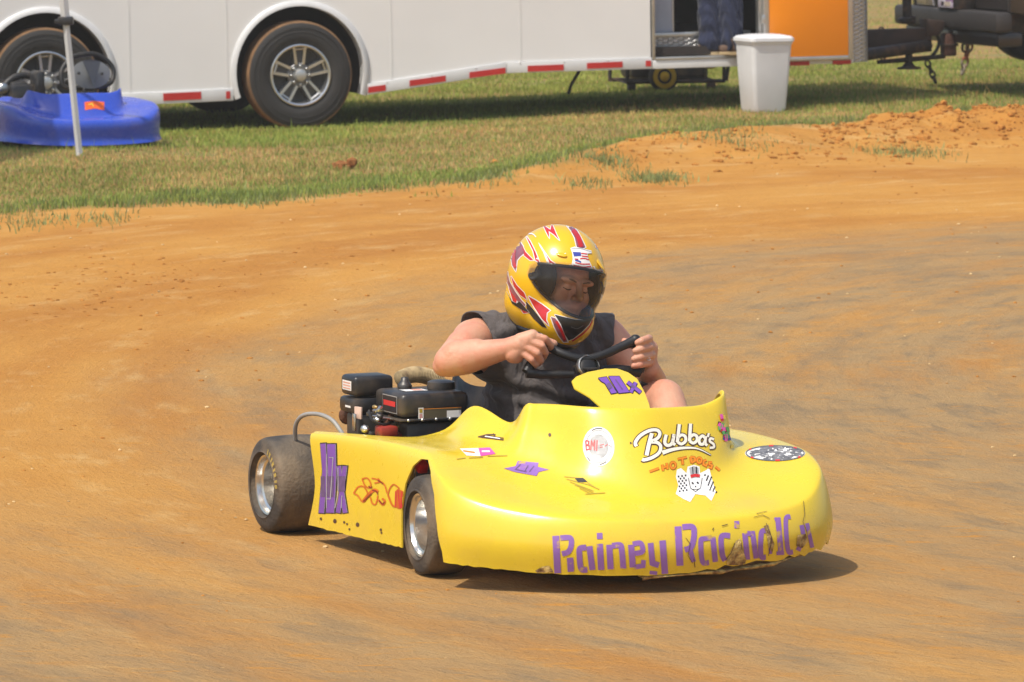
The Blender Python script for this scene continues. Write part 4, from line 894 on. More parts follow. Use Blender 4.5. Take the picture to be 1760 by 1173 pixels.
# right hand: back of the hand to the camera's left, fingers over the grip
_s, _x, _y = 1420/460., 740, 360
def hp(a, b, x): q_ = tr([(a, b)], _s, _x, _y)[0]; return kx(q_[0], q_[1], x)
caps += [(wrR, .029, hp(470, 720, .745), .030), (hp(440, 770, .74), .026, hp(520, 690, .76), .024), (wrR, .026, hp(455, 775, .74), .024), (hp(480, 700, .75), .024, hp(540, 672, .765), .019)]
for (a, b, c, d, r_) in (((535, 668, .768), (607, 686, .785), (640, 722, .772), (636, 752, .742), .0098), ((525, 700, .772), (592, 726, .792), (612, 762, .778), (600, 790, .748), .0098), ((508, 732, .770), (566, 765, .790), (588, 802, .776), (574, 822, .75), .0096), ((490, 765, .764), (536, 800, .782), (560, 828, .768), (545, 842, .748), .0088)):
    a, b, c, d = (hp(*q_) for q_ in (a, b, c, d)); caps += [(a, r_*1.12, b, r_*1.05), (b, r_*1.05, c, r_*.95), (c, r_*.95, d, r_*.8)]
caps += [(hp(500, 690, .735), .017, hp(580, 690, .725), .014), (hp(580, 690, .725), .014, hp(655, 712, .735), .0105)]
# left hand: fingers wrap towards the camera
caps += [(wrL, .029, hp(1150, 800, .745), .028), (hp(1160, 740, .74), .026, hp(1150, 820, .74), .026), (hp(1145, 720, .745), .024, hp(1160, 790, .745), .024)]
for (y0, x1, x2, yt, r_) in ((690, 1150, 1098, 708, .0112), (732, 1162, 1086, 752, .0114), (775, 1168, 1078, 795, .0110), (815, 1160, 1076, 832, .0098)):
    a, b, c, d = hp(x1+8, y0-4, .755), hp(x1-2, y0, .785), hp((x1+x2)/2-6, y0+10, .805), hp(x2, yt, .80); caps += [(a, r_*1.1, b, r_*1.05), (b, r_*1.05, c, r_), (c, r_, d, r_*.82)]
caps += [(hp(1120, 720, .745), .016, hp(1060, 715, .755), .013), (hp(1060, 715, .755), .013, hp(1030, 700, .77), .010)]
# head, tilted down and turned with the kart
HR = Matrix.Rotation(R(7), 3, 'Z') @ Matrix.Rotation(R(7), 3, 'Y') @ Matrix.Rotation(R(-12), 3, 'X')
def HP_(x, y, z): return HELM_C + HR @ Vector((x+.018, y, z-.006))
def headx(V, Fc):
    ellipsoid(V, Fc, HP_(-.01, 0, .03), (.096, .076, .098), HR); ellipsoid(V, Fc, HP_(.035, 0, -.035), (.062, .058, .080), HR)
    ellipsoid(V, Fc, HP_(.088, 0, -.045), (.012, .022, .010), HR)                  # lips
    ellipsoid(V, Fc, HP_(.082, 0, -.078), (.022, .024, .018), HR)                  # chin
    for s in (-1, 1):
        ellipsoid(V, Fc, HP_(.050, s*.034, -.020), (.042, .033, .036), HR); ellipsoid(V, Fc, HP_(.072, s*.030, .008), (.0185, .016, .013), HR)          # cheek
        ellipsoid(V, Fc, HP_(.082, s*.028, .031), (.015, .030, .011), HR)           # brow
        ellipsoid(V, Fc, HP_(.0, s*.078, -.005), (.018, .008, .03), HR)             # ear
        ellipsoid(V, Fc, HP_(.104, s*.011, -.018), (.010, .008, .008), HR)          # nostril wings
caps += [(HP_(.094, 0, .025), .009, HP_(.116, 0, -.012), .0125)]
person = fused('person', caps, M_skin, None, .0030, 3, headx); person.location = KO; person.rotation_euler = (0, 0, KROT)
tag(person, 'kart driver in charcoal sleeveless shirt and yellow and red full-face helmet', 'person')
for s in (-1, 1):                                                                  # lowered lids, lashes and brows
    tube('eyelashes', [HP_(.0885, s*.018, .006), HP_(.0905, s*.030, .003), HP_(.0825, s*.043, .007)], [.0012, .0017, .0012], mat('lash_dark', (.04, .022, .015), .7), person, 6, smooth=4)
    tube('eyebrow', [HP_(.0955, s*.012, .029), HP_(.0965, s*.030, .034), HP_(.0845, s*.050, .032)], [.0022, .0028, .0015], mat('light_brown_hair', (.17, .09, .05), .8), person, 8, smooth=4)
# shirt
def infl(c, k): return (c[0], c[1]+k, c[2], c[3]+k)
shirt_caps = [infl(c, .012) for c in caps[:3]]+[infl(c, .010) for c in caps[4:8]]+[(belly+Vector((.03, 0, -.02)), .15, pel+Vector((.07, 0, .03)), .145)]
shirt = fused('shirt', shirt_caps, M_shirt, person, .006, 8)
bm = bmesh.new(); bm.from_mesh(shirt.data)
for sh, el, s in ((shR, elR, -1), (shL, elL, 1)):                                  # arm holes
    n_ = (Vector((0, s, 0))*.8+(el-sh).normalized()*.4).normalized(); co = sh+Vector((0, s*.010, 0))
    fs = [f for f in bm.faces if (f.calc_center_median()-sh).length < .16]
    bmesh.ops.bisect_plane(bm, geom=fs+list({e for f in fs for e in f.edges})+list({v for f in fs for v in f.verts}), plane_co=co, plane_no=n_)
    bmesh.ops.delete(bm, geom=[f for f in bm.faces if (f.calc_center_median()-co).dot(n_) > 0 and (f.calc_center_median()-sh).length < .16], context='FACES')
top = neck+Vector((0, 0, .035)); nn = (HELM_C-neck).normalized()                   # neck hole
bmesh.ops.delete(bm, geom=[f for f in bm.faces if (f.calc_center_median()-top).dot(nn) > 0 and (f.calc_center_median()-neck).length < .11], context='FACES')
for v in bm.verts:                                                                 # soft folds
    p = v.co; a = .010*math.sin(30*p.y+7*math.sin(15*p.z)+5*p.z)*math.sin(17*p.z+6*p.y)+.006*math.sin(60*p.z+34*p.y+20*p.x+3*math.sin(25*p.y)); v.co += v.normal*(max(a, -.004)+.004)
bm.to_mesh(shirt.data); bm.free(); solidify(shirt, .003, 1.); shirt.data.shade_smooth()
shorts_caps = [infl(c, .014) for c in (caps[16], caps[17], caps[18], caps[20])]+[(hipR.lerp(knR, .4), .10, hipR.lerp(knR, .85), .088), (hipL.lerp(knL, .4), .096, hipL.lerp(knL, .80), .078)]
fused('shorts', shorts_caps, M_short, person, .006, 6)
for an in (anL, anR):
    fused('shoe', [(an+Vector((-.02, 0, -.03)), .042, an+Vector((.05, 0, -.02)), .042), (an+Vector((.05, 0, -.02)), .042, an+Vector((.15, 0, -.02)), .034), (an, .042, an+Vector((-.01, 0, .02)), .044)], mat('dark_shoe', (.05, .045, .04), .7), person, .005, 4)
tube('wedding_ring', [hp(1158+9*math.cos(t), 795+7*math.sin(t), .803) for t in np.linspace(0, 5.5, 9)], .0016, M_chrome, person, 6)

# ------------------------------------------------------------------ helmet (own frame: x out of the face, y left, z up)
helmet_o = None
M_hy = mat('helmet_yellow', (.80, .46, .008), .22, var=.03, coat=.5); M_hr = mat('helmet_red', (.52, .02, .022), .25, var=.15, vscale=30, coat=.5); M_hw = mat('helmet_silver_line', (.78, .74, .72), .3, var=.05, coat=.4)
M_hk = mat('helmet_black', (.012, .012, .013), .3, coat=.3); M_hp = mat('helmet_plum', (.25, .075, .10), .35, var=.3, vscale=40, coat=.4); M_hl = mat('helmet_lining', (.02, .02, .02), .9)
def ell_r(d, c, rad):
    A = sum((d[i]/rad[i])**2 for i in range(3)); B = -2*sum(d[i]*c[i]/rad[i]**2 for i in range(3)); C_ = sum((c[i]/rad[i])**2 for i in range(3))-1
    D = B*B-4*A*C_; return (-B+math.sqrt(max(D, 0)))/(2*A) if D > 0 else .02
H0 = Vector((.02, 0, -.03))
E1c, E1r = Vector((-.012, 0, .018))-H0, (.158, .133, .150); E2c, E2r = Vector((.062, 0, -.090))-H0, (.108, .092, .082); E3c, E3r = Vector((-.04, 0, -.07))-H0, (.115, .115, .095)
def shell_r(d):
    a = [ell_r(d, E1c, E1r), ell_r(d, E2c, E2r), ell_r(d, E3c, E3r)]; k = 14.; m_ = max(a); return m_+math.log(sum(math.exp(k*8*(v-m_)) for v in a))/(k*8)
def hdir(az, el): return Vector((math.cos(el)*math.cos(az), math.cos(el)*math.sin(az), math.sin(el)))
def opening(d):
    """>0 inside the eye port"""
    az = math.atan2(d.y, d.x); el = math.asin(max(-1, min(1, d.z))); t = az/1.30
    if abs(t) >= 1: return -1
    top = .70-.12*t*t; bot = -.27+.50*abs(t)**2.2
    return min(top-el, el-bot, (1-abs(t))*1.)
def helmet_shell():
    NA, NE = 120, 72; V = []; Fc = []
    for i in range(NE+1):
        el = -math.pi/2+math.pi*i/NE
        for j in range(NA): d = hdir(2*math.pi*j/NA, el); V.append(H0+d*shell_r(d))
    for i in range(NE):
        for j in range(NA):
            l = (j+1) % NA; el = -math.pi/2+math.pi*(i+.5)/NE; d = hdir(2*math.pi*(j+.5)/NA, el); p = H0+d*shell_r(d)
            if opening(d) > 0 or p.z < -.155+.10*max(0, -p.x/.15)*0 and (p.x < .10): continue
            Fc.append((i*NA+j, i*NA+l, (i+1)*NA+l, (i+1)*NA+j))
    return V, Fc
V, Fc = helmet_shell()
HM = Matrix.Translation(HELM_C) @ HR.to_4x4()
helmet = mesh('helmet', V, Fc, M_hy, person); helmet.matrix_local = HM
bm = bmesh.new(); bm.from_mesh(helmet.data); bmesh.ops.delete(bm, geom=[v for v in bm.verts if not v.link_faces], context='VERTS')
# tidy the eye-port rim: relax its zig-zag
for it in range(12):
    bd = {v: [e.other_vert(v) for e in v.link_edges if e.is_boundary] for v in bm.verts if any(e.is_boundary for e in v.link_edges)}
    nw = {v: v.co.lerp((n_[0].co+n_[1].co)/2, .5) for v, n_ in bd.items() if len(n_) == 2}
    for v, c in nw.items(): v.co = c
bm.to_mesh(helmet.data); bm.free(); solidify(helmet, .012); helmet.data.shade_smooth(); helmet.data.set_sharp_from_angle(angle=R(50))
# visor: smoked shield standing 5 mm off the shell
VN, VE = 60, 30; V = []; Fc = []
for i in range(VE+1):
    for j in range(VN+1):
        t = (j/VN*2-1)*1.12; az = t*1.30; top = .74-.12*min(1, t*t); bot = -.31+.50*min(1.15, abs(t))**2.2; 
        if abs(t) > 1: k = (abs(t)-1)/.12; mid = .40; top = top+(mid+.10-top)*k; bot = bot+(mid-.10-bot)*k
        d = hdir(az, bot+(top-bot)*i/VE); V.append(H0+d*(shell_r(d)+.005))
for i in range(VE):
    for j in range(VN): Fc.append((i*(VN+1)+j, i*(VN+1)+j+1, (i+1)*(VN+1)+j+1, (i+1)*(VN+1)+j))
def visor_material():
    m = bpy.data.materials.new('smoked_visor'); m.use_nodes = True; N = m.node_tree.nodes; L = m.node_tree.links; N.remove(N['Principled BSDF'])
    t = N.new('ShaderNodeBsdfTransparent'); t.inputs[0].default_value = (.88, .85, .82, 1); g_ = N.new('ShaderNodeBsdfGlossy'); g_.inputs['Roughness'].default_value = .06
    df = N.new('ShaderNodeBsdfDiffuse'); df.inputs[0].default_value = (.28, .23, .19, 1)
    fr_ = N.new('ShaderNodeLayerWeight'); fr_.inputs['Blend'].default_value = .30; mx = N.new('ShaderNodeMixShader'); m2 = N.new('ShaderNodeMixShader'); m2.inputs[0].default_value = .06
    L.new(t.outputs[0], m2.inputs[1]); L.new(df.outputs[0], m2.inputs[2]); L.new(fr_.outputs['Fresnel'], mx.inputs[0]); L.new(m2.outputs[0], mx.inputs[1]); L.new(g_.outputs[0], mx.inputs[2]); L.new(mx.outputs[0], N['Material Output'].inputs[0]); return m
visor = mesh('visor', V, Fc, visor_material(), helmet)
for s in (-1, 1):
    d = hdir(s*1.30, .36); p = H0+d*(shell_r(d)+.004); q = d.to_track_quat('X', 'Z').to_euler(); lathe('visor_pivot', [(-.010, .019), (-.004, .018), (-.003, .012), (-.003, .006), (.0, .005), (.0, 0)], M_black, helmet, n=20, axis='x', loc=p, rot=q)
# rubber trim round the port, top and bottom
for sgn in (0, 1):
    P_ = []
    for j in range(41):
        t = (j/40*2-1)*.985; el = (.70-.12*t*t) if sgn else (-.27+.50*abs(t)**2.2); d = hdir(t*1.30, el); P_.append(H0+d*(shell_r(d)-.002))
    tube('port_trim', P_, .005, M_hk, helmet, 8)
P_ = []
for j in range(60):
    a = 2*math.pi*j/60; lo = -math.pi/2
    for k in range(60):
        el = -math.pi/2+k*.02; d = hdir(a, el); p = H0+d*shell_r(d)
        if (p-H0).xy.length > .088 or p.z > -.15: break
    P_.append(p)
tube('neck_roll', P_, .011, M_hk, helmet, 10, closed=True)
V = []; Fc = []
ellipsoid(V, Fc, (-.012, 0, .018), (.142, .117, .134), n=32, k=20)
Fc = [f for f in Fc if len(f) == 4 and not (sum(V[i].x for i in f)/4 > .03 and sum(V[i].z for i in f)/4 < .085) and sum(V[i].z for i in f)/4 > -.10]
mesh('lining', V, Fc, M_hl, helmet)
for s in (-1, 1):
    V = []; Fc = []; ellipsoid(V, Fc, (.040, s*.076, .006), (.068, .014, .062)); mesh('cheek_pad', V, Fc, M_hl, helmet)
V = []; Fc = []; ellipsoid(V, Fc, (.075, 0, .082), (.045, .085, .026)); mesh('brow_pad', V, Fc, M_hl, helmet)
tm_ = (KM @ HM).inverted(); WH = Wrap(bvh_of([(helmet, Matrix())]), tm_)
_s, _x, _y = 1075/220., 850, 360
def hd(name, geo, m, off): return WH.make(name, geo[0], geo[1], m, helmet, off, .04)
def hpoly(pts, edge=9, m=M_hr, off=.0012):
    q_ = tr(pts, _s, _x, _y); hd('helmet_graphic', stroke2([(q_+[q_[0]], edge/_s*2)], 2, 2), M_hw, off-.0004); hd('helmet_graphic', fill2(q_, 3), m, off)
hpoly([(405,130),(440,155),(470,175),(480,120),(500,165),(525,225),(545,262),(500,215),(455,185),(462,245),(440,205)], 6)
hpoly([(592,122),(640,138),(690,180),(725,240),(762,320),(742,330),(690,318),(672,240),(640,180)], 7, M_hp); hd('helmet_graphic', stroke2([(tr([(655,180),(700,235),(725,320)], _s, _x, _y), 36/_s, True)], 2), M_hr, .0022)
hpoly([(210,262),(240,310),(252,370),(215,400),(190,430),(180,520),(150,470),(140,400),(165,320)], 7, M_hp); hd('helmet_graphic', stroke2([(tr([(170,340),(165,430),(178,490)], _s, _x, _y), 26/_s, True)], 2), M_hr, .0022)
hpoly([(262,220),(300,270),(345,360),(380,450),(345,430),(325,350),(290,280)], 7)
hpoly([(380,300),(420,360),(470,430),(520,465),(600,480),(640,470),(640,530),(560,520),(475,485),(440,400)], 6, M_hr)
hd('helmet_graphic', stroke2([(tr([(372,285),(420,370),(462,478)], _s, _x, _y), lambda t: (4+18*t)/_s, True), (tr([(270,212),(320,210),(352,238)], _s, _x, _y), lambda t: 14*(1-t*.6)/_s, True), (tr([(500,350),(560,380),(600,372)], _s, _x, _y), 5/_s, True), (tr([(480,462),(540,476),(590,470)], _s, _x, _y), 8/_s, True)], 2), M_hw, .0019)
hpoly([(640,490),(700,520),(760,540),(840,555),(905,540),(905,515),(850,520),(760,520)], 5)
hpoly([(820,220),(845,260),(862,330),(850,320),(838,270)], 5)
hd('helmet_graphic', stroke2([(tr([(828,480),(850,510),(880,508),(910,490)], _s, _x, _y), 9/_s, True)], 2), M_hw, .0019)
# lower left side and chin
hpoly([(98,420),(110,520),(130,610),(175,690),(225,760),(262,800),(250,822),(200,780),(150,710),(110,620),(92,520)], 6, M_hp)
hpoly([(120,650),(150,700),(190,745),(185,790),(155,770)], 6); hpoly([(108,690),(150,770),(190,790),(215,770),(262,825),(300,870),(225,840),(150,790)], 1, M_hk, .0022)
hpoly([(285,730),(340,760),(400,800),(465,850),(440,870),(435,930),(455,975),(400,920),(340,830)], 8)
hpoly([(265,770),(320,830),(390,920),(445,1000),(400,985),(330,920),(275,850)], 1, M_hk)
hpoly([(232,300),(262,360),(330,430),(300,430),(250,390)], 5, M_hr); hpoly([(140,560),(190,640),(250,700),(275,760),(215,720),(165,650)], 5, M_hr); hpoly([(225,845),(262,845),(285,868),(245,872)], 5)
hpoly([(475,905),(510,915),(545,960),(580,1030),(612,1110),(580,1112),(540,1060),(505,990)], 8, M_hp); hd('helmet_graphic', stroke2([(tr([(520,940),(560,1010),(592,1095)], _s, _x, _y), 22/_s, True)], 2), M_hr, .0022)
hpoly([(505,885),(580,905),(680,928),(760,930),(815,920),(790,970),(730,1030),(660,1085),(622,1100),(590,1050),(555,960)], 5, M_hk)
hd('helmet_graphic', stroke2([(tr([(820,930),(790,990),(730,1050),(650,1105)], _s, _x, _y), 12/_s, True)], 2), M_hr, .0018)
hd('helmet_graphic', stroke2([(tr([(640,985),(690,1000),(740,975)], _s, _x, _y), 5/_s, True)], 2), mat('dark_grey_vinyl', (.12, .12, .12), .5), .003)
# flag sticker with script tabs
hd('flag_sticker', fill2(tr([(635,330),(670,318),(740,335),(808,350),(812,372),(775,375),(785,420),(808,470),(822,500),(825,535),(760,525),(650,505),(645,470),(655,420),(650,370)], _s, _x, _y), 2.5), M_vwht, .0024)
hd('flag_sticker', fill2(tr([(655,362),(720,366),(724,395),(665,400)], _s, _x, _y), 2.5), M_vblu, .0032); hd('flag_sticker', stroke2([(tr([(675,432),(705,438),(722,448)], _s, _x, _y), 12/_s)], 2), M_vblu, .0032)
hd('flag_sticker', stroke2([(tr(p, _s, _x, _y), 9/_s, True) for p in ([(724,374),(772,380)],[(728,396),(780,402)],[(715,418),(750,416),(788,428)],[(670,420),(700,424)],[(675,450),(730,462),(796,462)],[(660,470),(740,486),(805,480)])], 2), M_vred, .0032)
hd('flag_sticker', stroke2([(tr(p, _s, _x, _y), 3.5/_s, True) for p in ([(640,338),(700,332),(760,345),(806,362)],[(655,494),(700,502),(760,512),(815,520)],[(660,484),(690,498)],[(700,492),(730,508)],[(770,502),(800,524)])], 2), M_vgry, .0034)
# brow vents and a raised yellow vent on the far brow
for a, b in ((565, 385), (880, 455)):
    q_ = tr([(a, b)], _s, _x, _y)[0]; p = WH.hit(q_, .002)
    if p is not None:
        n_ = (p-H0).normalized(); V = []; Fc = []; ellipsoid(V, Fc, p, (.003, .016 if a < 600 else .012, .007 if a < 600 else .022), n_.to_track_quat('X', 'Z').to_matrix()); mesh('vent', V, Fc, M_hy, helmet)
# ================================================================== RACE TRAILER  (local: x along its length to the right, y into it, z up)
M_wht = mat('white_trailer_skin', (.78, .77, .75), .35, var=.03, vscale=1.5, bump=.06, bscale=1.6, coat=.2, bdist=.05)
M_trim = mat('white_trim', (.66, .66, .65), .4, var=.05); M_mill = mat('mill_aluminium', (.52, .52, .50), .38, .75, var=.1, vscale=6); M_refl = mat('red_reflector', (.50, .025, .022), .35, var=.06)
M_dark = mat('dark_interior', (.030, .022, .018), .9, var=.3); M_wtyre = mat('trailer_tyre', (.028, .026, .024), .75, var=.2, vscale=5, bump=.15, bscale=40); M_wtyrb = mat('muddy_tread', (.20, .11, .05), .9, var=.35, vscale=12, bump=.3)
M_rimd = mat('rim_dark', (.035, .035, .036), .4, .4); M_rims = mat('rim_machined', (.62, .62, .61), .28, .9, var=.06); M_org = mat('orange_door_skin', (.95, .29, .006), .35, var=.04, vscale=2, coat=.2)
M_panel = mat('pale_blue_grey_panel', (.34, .37, .44), .4, var=.08); M_frame = mat('frame_black', (.025, .020, .017), .6, var=.3, col2=(.09, .05, .03), c2scale=9)
def plate_material():
    m = bpy.data.materials.new('diamond_plate'); m.use_nodes = True; N = m.node_tree.nodes; L = m.node_tree.links; b = N['Principled BSDF']; b.inputs['Base Color'].default_value = (.50, .50, .49, 1); b.inputs['Metallic'].default_value = .8; b.inputs['Roughness'].default_value = .38
    tc = N.new('ShaderNodeTexCoord'); hs = []
    for rz in (45, -45):
        mp = N.new('ShaderNodeMapping'); mp.inputs['Rotation'].default_value = (0, R(rz), 0); mp.inputs['Scale'].default_value = (18, 18, 46); L.new(tc.outputs['Object'], mp.inputs['Vector'])
        v = N.new('ShaderNodeTexVoronoi'); v.inputs['Scale'].default_value = 1; v.inputs['Randomness'].default_value = 0; L.new(mp.outputs[0], v.inputs['Vector'])
        r = N.new('ShaderNodeMapRange'); r.inputs['From Min'].default_value = .45; r.inputs['From Max'].default_value = .25; L.new(v.outputs['Distance'], r.inputs['Value']); hs.append(r.outputs[0])
    a = N.new('ShaderNodeMath'); a.operation = 'MAXIMUM'; L.new(hs[0], a.inputs[0]); L.new(hs[1], a.inputs[1])
    bp = N.new('ShaderNodeBump'); bp.inputs['Strength'].default_value = 1; bp.inputs['Distance'].default_value = .01; L.new(a.outputs[0], bp.inputs['Height']); L.new(bp.outputs[0], b.inputs['Normal']); return m
M_plate = plate_material()
trl = empty('race_trailer', mtx=TM); tag(trl, 'white enclosed race trailer with spread axles, red reflectors and an open side door', 'trailer')
HUB = (-.032, -1.862); HZ_ = .352; ARC = .470; ZTOP = 2.45; WD = 2.5; L0, L1 = -3.6, 4.13
DX0, DX1 = ts(1125, 60).x, ts(1303, 50).x
def ztrim(x):
    """top of the bottom rail along the side"""
    return float(np.interp(x, [-3.6, -1.05, .46, 1.49, 5], [.235, .250, .265, .390, .390]))
def side_poly(x0, x1, arch):
    """wall outline between x0 and x1, notched by one wheel arch (centre) if given"""
    P_ = [(x0, ZTOP), (x0, ztrim(x0))]
    if arch is not None:
        if arch-ARC > x0: P_.append((arch-ARC, ztrim(arch-ARC)))
        for k in range(25): a = math.pi*(1-k/24); P_.append((arch+ARC*math.cos(a), HZ_+.005+(ARC+.005)*math.sin(a)))
        if arch+ARC < x1: P_.append((arch+ARC, ztrim(arch+ARC)))
    elif x0 < 1.49 < x1: P_.append((1.49, ztrim(1.49)))
    P_ += [(x1, ztrim(x1)), (x1, ZTOP)]; return P_
seams = [L0, HUB[1]-.56, HUB[1]+.60, -.56, .64, 1.60, DX0-.03]
for a, b in zip(seams, seams[1:]):
    ar = next((h for h in HUB if a < h < b), None)
    prism('side_panel', side_poly(a+.0015, b-.0015, ar), 'y', 0, .03, M_wht, trl)
for x in seams[1:-1]: box2('seam_strip', (x-.007, -.002, ztrim(x)+.004), (x+.007, -.0005, ZTOP), mat('white_strip', (.72, .71, .69), .4, var=.02), trl)
prism('side_panel', [(DX0-.03, 1.95), (L1, 1.95), (L1, ZTOP), (DX0-.03, ZTOP)], 'y', 0.0, .03, M_wht, trl)
prism('side_panel', [(DX1+.0, .40), (L1, .40), (L1, 1.948), (DX1, 1.948)], 'y', 0.0, .03, M_wht, trl)
# bottom rail
def rail(x0, x1, zt0, zt1, h): return prism('bottom_rail', [(x0, zt0-h), (x1, zt1-h), (x1, zt1), (x0, zt0)], 'y', -.012, .03, M_trim, trl, .002)
rail(L0, HUB[1]-ARC-.02, .235, .243, .08); rail(HUB[1]+ARC+.02, HUB[0]-ARC-.02, .248, .260, .084); rail(HUB[0]+ARC+.02, 1.49, .265, .389, .078); rail(1.4925, DX0-.025, .389, .389, .078)
rail(DX0-.02, L1, .372, .372, .062)
def strip(a, b, h=.042):
    p, q_ = ts(*a), ts(*b); return prism('reflector', [(p.x, p.z), (q_.x, q_.z), (q_.x, q_.z+h), (p.x, p.z+h)], 'y', -.0165, -.0122, M_refl, trl)
strip((280, 173.5), (345, 170.5), .052); strip((388, 170), (395, 169.6), .052); strip((632, 160), (662, 156)); strip((703, 148.5), (765, 140)); strip((806, 134.5), (868, 126.5)); strip((906, 123.5), (968, 121)); strip((1008, 118.5), (1069, 116)); strip((1109, 114.5), (1118, 114.2))
for x in np.arange(.6, 2.5, .33):
    lathe('rivet', [(0, .006), (-.003, .004), (-.004, 0)], M_mill, trl, n=8, loc=(x, -.0125, ztrim(x)-.01))
# arches
for h in HUB:
    P_ = [(h+ARC*math.cos(a), -.01, HZ_+.005+(ARC+.005)*math.sin(a)) for a in np.linspace(math.pi+.35, -.35, 40)]
    V = []; Fc = []
    for i, p in enumerate(P_):
        p = Vector(p); o_ = (p-Vector((h, p.y, HZ_))).normalized(); V += [p-o_*.004, p+o_*.038, p+o_*.038+Vector((0, .012, 0)), p-o_*.004+Vector((0, .10, 0))]
    for i in range(len(P_)-1):
        for k in range(3): Fc.append((i*4+k, (i+1)*4+k, (i+1)*4+k+1, i*4+k+1))
    mesh('arch_trim', V, Fc, M_trim, trl)
    V = []; Fc = []
    for i, p in enumerate(P_): V += [Vector(p)+Vector((0, .08, 0)), Vector(p)+Vector((0, .5, 0))]
    for i in range(len(P_)-1): Fc.append((i*2, i*2+1, i*2+3, i*2+2))
    b = len(V); V.append(Vector((h, .5, HZ_))); Fc += [(i*2+1, b, i*2+3) for i in range(len(P_)-1)]
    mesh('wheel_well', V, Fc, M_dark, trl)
# box: roof, far wall, ends, floor
box2('roof', (L0, .032, ZTOP-.03), (L1, WD, ZTOP+.02), M_wht, trl); box2('far_wall', (L0, WD, .25), (L1, WD+.03, ZTOP-.032), M_wht, trl); box2('rear_wall', (L0-.03, 0, .25), (L0-.002, WD, ZTOP), M_wht, trl)
box2('front_wall', (L1+.12, .16, .36), (L1+.15, WD, ZTOP), M_wht, trl)
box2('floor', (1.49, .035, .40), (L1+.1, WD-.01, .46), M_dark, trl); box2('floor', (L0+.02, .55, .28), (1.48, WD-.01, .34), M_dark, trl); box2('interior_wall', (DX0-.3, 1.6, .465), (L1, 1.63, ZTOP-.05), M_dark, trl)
for x in (.9, 1.9, 2.9, 3.8): box2('cross_member', (x, .05, .31), (x+.05, WD-.05, .395), M_frame, trl)
# doorway
box2('door_jamb', (DX0-.022, -.014, .375), (DX0, .05, 1.95), M_mill, trl, .003); box2('door_jamb', (DX1, -.014, .375), (DX1+.05, .05, 1.95), M_mill, trl, .003)
box2('door_sill', (DX0, -.02, .372), (DX1, .16, .392), M_mill, trl, .004); box2('step_riser', (DX0, .17, .392), (DX1, .18, .525), M_plate, trl); box2('step_nosing', (DX0, .165, .525), (DX1, .215, .56), M_mill, trl, .006)
p = ts(1153, 50, .25); box2('cabinet_panel', (DX0+.0, .22, .562), (p.x, .25, 1.9), M_panel, trl); box2('cabinet_edge', (p.x+.001, .215, .562), (p.x+.012, .26, 1.9), M_mill, trl)
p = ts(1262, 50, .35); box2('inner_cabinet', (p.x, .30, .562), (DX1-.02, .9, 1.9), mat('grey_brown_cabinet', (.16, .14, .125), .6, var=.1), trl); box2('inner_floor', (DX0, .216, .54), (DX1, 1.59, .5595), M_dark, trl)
V_ = [(ts(1296, 0, -.01).x, ts(1296, 0, -.01).z), (ts(1300, 52, -.01).x, ts(1300, 52, -.01).z)]
# orange door folded back
ox0, ox1 = ts(1322, 90, -.04).x, ts(1458, 90, -.04).x; oz = ts(1400, 97, -.04).z
od = box2('open_door', (ox0, -.045, oz), (ox1, -.018, oz+1.55), M_org, trl, .002)
box2('door_frame', (ox0-.045, -.050, oz-.030), (ox0-.001, -.016, oz+1.6), M_mill, od, .003); box2('door_frame', (ox1+.001, -.050, oz-.030), (ox1+.035, -.016, oz+1.6), M_mill, od, .003); box2('door_frame', (ox0, -.050, oz-.030), (ox1, -.016, oz-.001), M_mill, od, .003)
for z in (.25, .9): box2('hinge', (ox0-.06, -.056, oz+z), (ox0-.03, -.0505, oz+z+.06), M_mill, od, .002)
box2('reflector', (ox0-.03, -.017, oz-.066), (ts(1390, 100).x, -.0122, oz-.036), M_refl, trl); box2('reflector', (ts(1430, 100).x, -.017, oz-.066), (ox1+.03, -.0122, oz-.036), M_refl, trl)
# plate corner
cx0, cx1 = ts(1466, 100).x, ts(1502, 100).x; cz = ts(1480, 107).z
V = []; Fc = []
for i in range(9): a = math.pi/2*i/8; V += [(cx0+(cx1-cx0)*math.sin(a), .16*(1-math.cos(a))-.004, cz), (cx0+(cx1-cx0)*math.sin(a), .16*(1-math.cos(a))-.004, ZTOP)]
for i in range(8): Fc.append((i*2, i*2+2, i*2+3, i*2+1))
mesh('corner_plate', V, Fc, M_plate, trl); V_ = None
